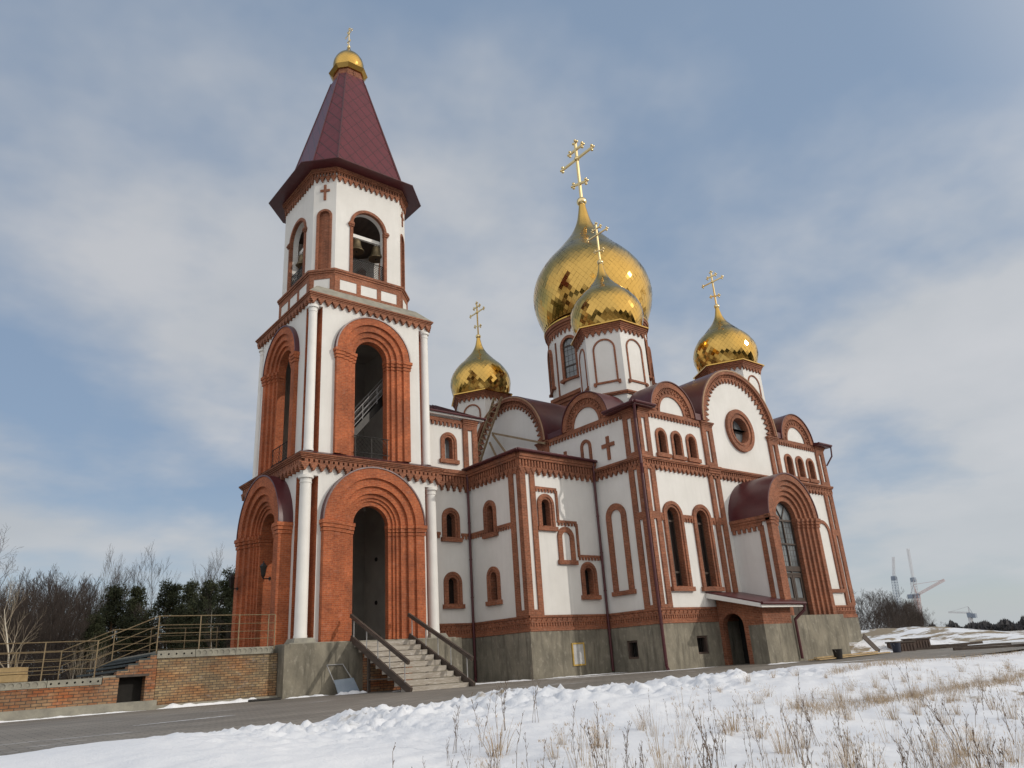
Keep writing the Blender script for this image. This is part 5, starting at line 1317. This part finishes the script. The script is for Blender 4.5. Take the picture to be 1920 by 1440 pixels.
p = at(6, 1275, 36); t = thing('plank_stack', 'stack of pale yellow planks behind the left end of the terrace', 'plank stack', (p.x, p.y, -.4), None, -.5); t['_off'] = (0, 0, 0)
mb = MB()
for k in range(5): mb.box(-1.5, .62+.03*(k % 2), -.5, .5, .3+k*.27, .3+k*.27+.25)
mb.build_each('plank_layer', 'pine', t); mb = MB(); mb.box(-1.4, .5, -.4, .4, 0, .3); mb.build('bearer', 'wood', t)
M['green'] = noise_mat('green_fence_paint', (.05, .085, .065), (.035, .06, .05), .5, .7)
t = thing('mesh_fence', 'low green fence along the foot of the small wood', 'fence', at(1680, 1185, 105)); t['_off'] = (0, 0, 0); t.location = (0, 0, 0)
mb = MB(); pa = [at(px, 1185, 106) for px in range(1560, 1765, 6)]; rails = MB()
for a_, b_ in zip(pa, pa[1:]):
    za, zb2 = zground(a_.x, a_.y), zground(b_.x, b_.y); mb.tube((a_.x, a_.y, za), (a_.x, a_.y, za+1.5), .04, n=4)
    for h_ in (.15, .45, .75, 1.05, 1.4): rails.tube((a_.x, a_.y, za+h_), (b_.x, b_.y, zb2+h_), .035, n=3, cap=False)
mb.build_each('fence_post', 'green', t); rails.build('fence_mesh', 'green', t)
# dark forest on the far side of the field, out of frame (it shows as the dark band in the domes)
mb = MB(); r_ = random.Random(12)
for k in range(5200):
    a_ = CAM_Y+R(62+r_.random()*236); d = 105+r_.random()*45; x = CAM.x+d*math.sin(a_); y = CAM.y+d*math.cos(a_); z = -1+r_.random()**1.3*(17+5*noise.noise(Vector((a_*9, 0, 0))))
    a2 = r_.random()*PI; u = Vector((math.cos(a2), math.sin(a2), 0))*(1.2+r_.random()*1.4); q = Vector((x, y, z)); mb.add([q-u, q+u, q+Vector((r_.gauss(0, .5), r_.gauss(0, .5), 3+r_.random()*3))], [(0, 1, 2)])
o = mb.build('field_wood', 'needles', recalc=False); tag(o, 'dark wood on the far side of the snowy field', 'wood', kind='stuff')

# =================================================================== TOWER CRANES
M['crane_w'] = noise_mat('hazed_white_crane', (.60, .60, .62), (.52, .52, .55), .5, .5)  # distance haze is mixed into all these crane colours
M['crane_b'] = noise_mat('hazed_blue_crane', (.24, .29, .36), (.19, .23, .30), .5, .5)
M['crane_r'] = noise_mat('hazed_red_crane', (.58, .38, .35), (.50, .32, .30), .5, .5)  # red lightened in the colour to stand in for haze
def lattice(mb, p0, p1, w, n, r=.10):
    w *= .8; r *= .45
    p0 = Vector(p0); p1 = Vector(p1); d = (p1-p0).normalized(); a = d.cross(Vector((.31, .95, .05))).normalized(); b = d.cross(a)
    cs = [a*x*w/2+b*y*w/2 for x, y in ((-1, -1), (1, -1), (1, 1), (-1, 1))]
    for c in cs: mb.tube(p0+c, p1+c, r, n=4)
    for i in range(n):
        q0 = p0.lerp(p1, i/n); q1 = p0.lerp(p1, (i+1)/n)
        for k in range(4):
            c0, c1 = cs[k], cs[(k+1) % 4]
            mb.tube(q0+c0, q1+c1, r*.7, n=3, cap=False); mb.tube(q0+c0, q0+c1, r*.7, n=3, cap=False)
D = 430
def crane(label, base, top, mast_mat, jib0, jib1, jib_mat, counter=None, apex=None, w=2.4):
    b = at(*base, D); tpt = at(*top, D); b.z = -1
    t = thing('tower_crane', label, 'crane', b, 'tower cranes on the horizon')
    mb = MB(); lattice(mb, b, tpt, w, 22, .22); mb.build('mast', mast_mat, t)
    j0, j1 = at(*jib0, D), at(*jib1, D); mb = MB(); lattice(mb, j0, j1, w*.45, 16, .15); mb.build('jib', jib_mat, t)
    if apex:
        ap = at(*apex, D); mb = MB(); mb.tube(tpt, ap, .3, .15); mb.tube(ap, j1, .07); mb.build('apex', jib_mat, t)
        if counter: cp = at(*counter, D); mb = MB(); mb.tube(tpt, cp, .35); mb.tube(ap, cp, .1); mb.box(cp.x-1.1, cp.x+1.1, cp.y-1.1, cp.y+1.1, cp.z-1.6, cp.z+.4); mb.build('counterweight', 'crane_b', t)
    c = tpt; mb = MB(); mb.box(c.x-1.0, c.x+1.0, c.y-1.0, c.y+1.0, c.z-1.6, c.z+.5); mb.build('cab', 'crane_b', t)
crane('blue-grey luffing crane nearest the small wood', (1690, 1182), (1676, 1082), 'crane_b', (1676, 1080), (1675, 1044), 'crane_w', None, None)
crane('tall pale crane with its jib pointing steeply up, second from the left', (1722, 1178), (1712, 1085), 'crane_w', (1712, 1085), (1702, 1028), 'crane_w', None, None)
crane('crane with a haze-paled red jib reaching up to the right', (1724, 1178), (1719, 1115), 'crane_r', (1719, 1116), (1771, 1087), 'crane_r', (1707, 1116), (1713, 1096))
crane('small distant crane with a level jib pointing left', (1824, 1185), (1818, 1151), 'crane_w', (1818, 1149), (1778, 1148), 'crane_w', (1825, 1152), (1815, 1137), 1.6)

# =================================================================== DRY WEEDS AND GRASS
M['weed'] = noise_mat('dry_brown_weed', (.20, .143, .10), (.13, .092, .068), 8, .9)
M['straw'] = noise_mat('dry_straw', (.40, .275, .145), (.32, .215, .115), 5, .9)
M['straw2'] = noise_mat('dry_pale_straw', (.46, .36, .25), (.37, .28, .19), 5, .9)
def weed(seed):
    r_ = random.Random(seed); mb = MB(); H = 1.0
    for s in range(r_.choice((1, 1, 2, 3))):
        p = Vector((r_.gauss(0, .04), r_.gauss(0, .04), -.08)); d = Vector((r_.gauss(0, .10), r_.gauss(0, .10), 1)).normalized(); k = 7; h = H*(.7+.35*r_.random())
        for i in range(k):
            q = p+d*h/k; mb.tube(p, q, .0055*(1-.07*i), .0055*(1-.07*(i+1)), 4, cap=False)
            if i >= 2:
                for b in range(r_.choice((1, 2, 3))):
                    a = r_.random()*2*PI; L_ = .05+.13*r_.random()*(1-i/k*.5); e_ = q+(Vector((math.cos(a)*.55, math.sin(a)*.55, .9+.5*r_.random()))).normalized()*L_
                    mb.tube(q, e_, .003, .002, 3, cap=False)
                    for c_ in range(r_.choice((4, 6, 8))):
                        z = q.lerp(e_, .35+.7*r_.random()); u = Vector((r_.gauss(0, 1), r_.gauss(0, 1), r_.gauss(0, 1))).normalized()*.0085; v = u.orthogonal().normalized()*.007
                        mb.add([z-u, z+v, z+u, z-v, z+u.cross(v)*110], [(0, 1, 4), (1, 2, 4), (2, 3, 4), (3, 0, 4)])
            p = q; d = (d+Vector((r_.gauss(0, .08), r_.gauss(0, .08), 0))).normalized()
    return mb
def tuft(seed, n=46, H=.5, spread=.10, flare=.28):
    r_ = random.Random(seed); mb = MB()
    for i in range(n):
        a = r_.random()*2*PI; rr = spread*math.sqrt(r_.random()); p = Vector((rr*math.cos(a), rr*math.sin(a), -.05)); d = Vector((math.cos(a)*flare*r_.random()+r_.gauss(0, .08), math.sin(a)*flare*r_.random()+r_.gauss(0, .08), 1)).normalized()
        h = H*(.55+.6*r_.random()); w = .0032
        for k in range(4):
            q = p+d*h/4; s = Vector((-d.y, d.x, 0)); s = (s.normalized() if s.length > .01 else Vector((1, 0, 0)))*w*(1-.2*k)
            mb.add([p-s, p+s, q+s*.8, q-s*.8], [(0, 1, 2, 3)]); p = q; d = (d+Vector((math.cos(a)*.09, math.sin(a)*.09, -.05))).normalized()
        if r_.random() < .5:
            for c_ in range(4):
                z = p+Vector((r_.gauss(0, .012), r_.gauss(0, .012), -.05*r_.random())); mb.add([z+Vector((-.004, 0, 0)), z+Vector((.004, 0, 0)), z+Vector((0, 0, .035))], [(0, 1, 2)])
    return mb
weeds = [weed(200+k).build('dry_weed', 'weed', recalc=False) for k in range(9)]
tufts = [tuft(300+k).build('grass_tuft', 'straw' if k % 2 else 'straw2', recalc=False) for k in range(5)]
thin = [tuft(320+k, 16, .6, .16, .18).build('grass_tuft', 'straw2', recalc=False) for k in range(3)]
placed = {id(o): False for o in weeds+tufts+thin}
def put(o, px, py, s, label, cat, group, wide=1.0):
    p = ground_hit(px, py)
    if p is None or (p.y > -15.6 and p.x < 20): return
    c = o if not placed[id(o)] else o.copy()
    if placed[id(o)]: COL.objects.link(c)
    placed[id(o)] = True
    c.location = (p.x, p.y, zground(p.x, p.y)-.01); c.scale = (s*wide, s*wide, s); c.rotation_euler = (rnd.gauss(0, .07), rnd.gauss(0, .07), rnd.random()*6.28)
    tag(c, label, cat, group)
rnd = random.Random(55)
WL = 'dry brown weed stalk standing in the foreground snow'
for i in range(195):
    u = rnd.random()**.62; px = (960+1000*u) if i % 7 else 720+300*u; lo = 1385-140*u+(25 if i % 7 == 0 else 0)
    py = lo+(1620-lo)*rnd.random()
    p = ground_hit(px, py)
    if p is None: continue
    put(weeds[i % 9], px, py, .32+.50*rnd.random()**1.4, WL, 'dry weed', 'dry weed stalks in the snow')
for px, py, s, w, o in ((935, 1418, .95, 1.5, tufts[1]), (1205, 1370, .6, 1.3, tufts[0]), (1375, 1372, .75, 1.4, tufts[1]), (1350, 1298, .35, 1.8, tufts[3]), (1425, 1385, .6, 1.6, tufts[0]), (1365, 1378, .6, 1.5, tufts[3])):
    put(o, px, py, s, {935: 'large upright tawny grass clump alone in the foreground snow', 1375: 'short bright straw-coloured grass clump right of centre'}.get(px, 'dry straw-coloured grass tuft in the snow'), 'dry grass', None if px in (935, 1375) else 'grass tufts in the snow', w)
TL = 'dry straw-coloured grass tuft in the snow'
for i in range(150):
    u = rnd.random()**.6; px = 820+1130*u; lo = 1395-150*u; py = lo+(1600-lo)*rnd.random()
    put((thin+thin+tufts)[i % 11], px, py, .45+.5*rnd.random(), TL, 'dry grass', 'grass tufts in the snow', 1.2)
for i in range(48):
    px = 1380+540*rnd.random(); py = 1262+70*rnd.random()-(px-1380)*.03
    put((tufts+thin)[i % 8], px, py, .32+.25*rnd.random(), TL, 'dry grass', 'grass tufts in the snow', 1.5)
mb = MB(); r_ = random.Random(8)
def straw_strip(pts, n, wid, h):
    for i in range(n):
        t = r_.random()*(len(pts)-1); k = int(t); px = pts[k][0]+(pts[k+1][0]-pts[k][0])*(t-k); py = pts[k][1]+(pts[k+1][1]-pts[k][1])*(t-k)+r_.gauss(0, wid)
        p = ground_hit(px, py)
        if p is None: continue
        z = zground(p.x, p.y)
        for b in range(5):
            x = p.x+r_.gauss(0, .07); y = p.y+r_.gauss(0, .07); hh = h*(.5+r_.random()); a = r_.random()*6.28; u = Vector((math.cos(a), math.sin(a), 0))*.004
            q = Vector((x, y, z-.02)); e_ = q+Vector((r_.gauss(0, .4)*hh, r_.gauss(0, .4)*hh, hh)); mb.add([q-u, q+u, e_], [(0, 1, 2)])
straw_strip([(1640, 1318), (1720, 1305), (1800, 1290), (1880, 1280), (1925, 1268)], 520, 3.5, .13)
straw_strip([(1560, 1262), (1640, 1246), (1720, 1238), (1830, 1232), (1925, 1222)], 420, 3, .13)
straw_strip([(1480, 1330), (1560, 1330), (1650, 1318)], 200, 7, .15)
o = mb.build('grass_strip', 'straw2', recalc=False); tag(o, 'strips of dry tan grass showing through the snow on the right', 'dry grass', kind='stuff')

# =================================================================== LIGHT AND SKY
SEED = 12.33
w = bpy.data.worlds.new('World'); S.world = w; w.use_nodes = True
n = w.node_tree.nodes; l = w.node_tree.links; bg = n['Background']
sky = n.new('ShaderNodeTexSky'); sky.sky_type = 'NISHITA'; sky.sun_disc = False
EL = R(23); SD = Vector((.535, -.845, 0)).normalized()
sky.sun_elevation = EL; sky.sun_rotation = math.atan2(SD.x, SD.y); sky.air_density = 1.0; sky.dust_density = .6; sky.ozone_density = 1.2
co = n.new('ShaderNodeTexCoord').outputs['Generated']
sx = n.new('ShaderNodeSeparateXYZ'); l.new(co, sx.inputs[0])
zz = n.new('ShaderNodeMath'); zz.operation = 'MAXIMUM'; zz.inputs[1].default_value = 0; l.new(sx.outputs[2], zz.inputs[0])
za = n.new('ShaderNodeMath'); za.operation = 'ADD'; za.inputs[1].default_value = .22; l.new(zz.outputs[0], za.inputs[0])
dx = n.new('ShaderNodeMath'); dx.operation = 'DIVIDE'; l.new(sx.outputs[0], dx.inputs[0]); l.new(za.outputs[0], dx.inputs[1])
dy = n.new('ShaderNodeMath'); dy.operation = 'DIVIDE'; l.new(sx.outputs[1], dy.inputs[0]); l.new(za.outputs[0], dy.inputs[1])
cb = n.new('ShaderNodeCombineXYZ'); l.new(dx.outputs[0], cb.inputs[0]); l.new(dy.outputs[0], cb.inputs[1]); cb.inputs[2].default_value = SEED
side = n.new('ShaderNodeMapRange'); side.inputs[1].default_value = -.25; side.inputs[2].default_value = .95; side.inputs[3].default_value = 0; side.inputs[4].default_value = 1; l.new(sx.outputs[0], side.inputs[0])
n1 = noi(n, l, cb.outputs[0], .95, 6, .52); n2 = noi(n, l, cb.outputs[0], 2.6, 5, .5)
s1 = n.new('ShaderNodeMath'); s1.operation = 'MULTIPLY_ADD'; s1.inputs[1].default_value = .22; l.new(n2, s1.inputs[0]); s0 = n.new('ShaderNodeMath'); s0.operation = 'MULTIPLY_ADD'; s0.inputs[1].default_value = .12; l.new(side.outputs[0], s0.inputs[0]); l.new(n1, s0.inputs[2]); el = n.new('ShaderNodeMapRange'); el.inputs[1].default_value = .28; el.inputs[2].default_value = .78; el.inputs[3].default_value = .03; el.inputs[4].default_value = -.11; l.new(sx.outputs[2], el.inputs[0])
sa = n.new('ShaderNodeMath'); sa.operation = 'ADD'; l.new(s0.outputs[0], sa.inputs[0]); l.new(el.outputs[0], sa.inputs[1]); l.new(sa.outputs[0], s1.inputs[2])
mask = n.new('ShaderNodeMapRange'); mask.interpolation_type = 'SMOOTHSTEP'; mask.inputs[1].default_value = .55; mask.inputs[2].default_value = .80; mask.inputs[3].default_value = .74; mask.inputs[4].default_value = .97; l.new(s1.outputs[0], mask.inputs[0])
cthick = mixc(n, l, ramp(n, l, n2, .35, .7), (3.9, 4.15, 4.5), (4.5, 4.65, 4.95))
cc = mixc(n, l, ramp(n, l, mask.outputs[0], .75, .95), (2.25, 3.0, 4.15), cthick)
hz = n.new('ShaderNodeMapRange'); hz.inputs[1].default_value = .22; hz.inputs[2].default_value = .0; hz.inputs[3].default_value = 0; hz.inputs[4].default_value = .9; l.new(sx.outputs[2], hz.inputs[0])
mk = n.new('ShaderNodeMath'); mk.operation = 'MAXIMUM'; l.new(mask.outputs[0], mk.inputs[0]); l.new(hz.outputs[0], mk.inputs[1])
cc = mixc(n, l, side.outputs[0], cc, mixc(n, l, 1.0, cc, (1.17, 1.16, 1.14), 'MULTIPLY'))
skyc = mixc(n, l, mk.outputs[0], sky.outputs[0], mixc(n, l, hz.outputs[0], cc, (4.49, 4.82, 5.09)))
# the cloud deck is brighter round the sun, plus an added fill glow
dt = n.new('ShaderNodeVectorMath'); dt.operation = 'DOT_PRODUCT'; l.new(co, dt.inputs[0]); dt.inputs[1].default_value = (SD.x*math.cos(EL), SD.y*math.cos(EL), math.sin(EL))
gl = n.new('ShaderNodeMapRange'); gl.interpolation_type = 'SMOOTHSTEP'; gl.inputs[1].default_value = .42; gl.inputs[2].default_value = .97; gl.inputs[3].default_value = 0; gl.inputs[4].default_value = 1; l.new(dt.outputs['Value'], gl.inputs[0])
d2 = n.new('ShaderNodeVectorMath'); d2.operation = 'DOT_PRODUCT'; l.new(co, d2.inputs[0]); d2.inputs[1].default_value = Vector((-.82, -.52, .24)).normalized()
sky_fill = n.new('ShaderNodeMapRange'); sky_fill.interpolation_type = 'SMOOTHSTEP'; sky_fill.inputs[1].default_value = .0; sky_fill.inputs[2].default_value = .85; sky_fill.inputs[3].default_value = 0; sky_fill.inputs[4].default_value = 1; l.new(d2.outputs['Value'], sky_fill.inputs[0])  # unseen glow behind camera-left, added to lift the shaded walls
skyc = mixc(n, l, sky_fill.outputs[0], skyc, (8.0, 8.0, 8.1))
skyc = mixc(n, l, gl.outputs[0], skyc, (10.5, 9.8, 8.8))
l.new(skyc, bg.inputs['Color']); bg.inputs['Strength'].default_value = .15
sl = bpy.data.lights.new('sun', 'SUN'); so = bpy.data.objects.new('sun', sl); COL.objects.link(so)
sl.energy = 2.05; sl.angle = R(.53); sl.color = (1, .93, .83)
sv = Vector((SD.x*math.cos(EL), SD.y*math.cos(EL), math.sin(EL))); so.rotation_euler = sv.to_track_quat('Z', 'Y').to_euler()
so.location = (20, -40, 60)
S.view_settings.view_transform = 'Standard'; S.view_settings.look = 'None'; S.view_settings.exposure = -0.4; S.view_settings.gamma = 1
for o in S.objects:
    if '_off' in o: del o['_off']
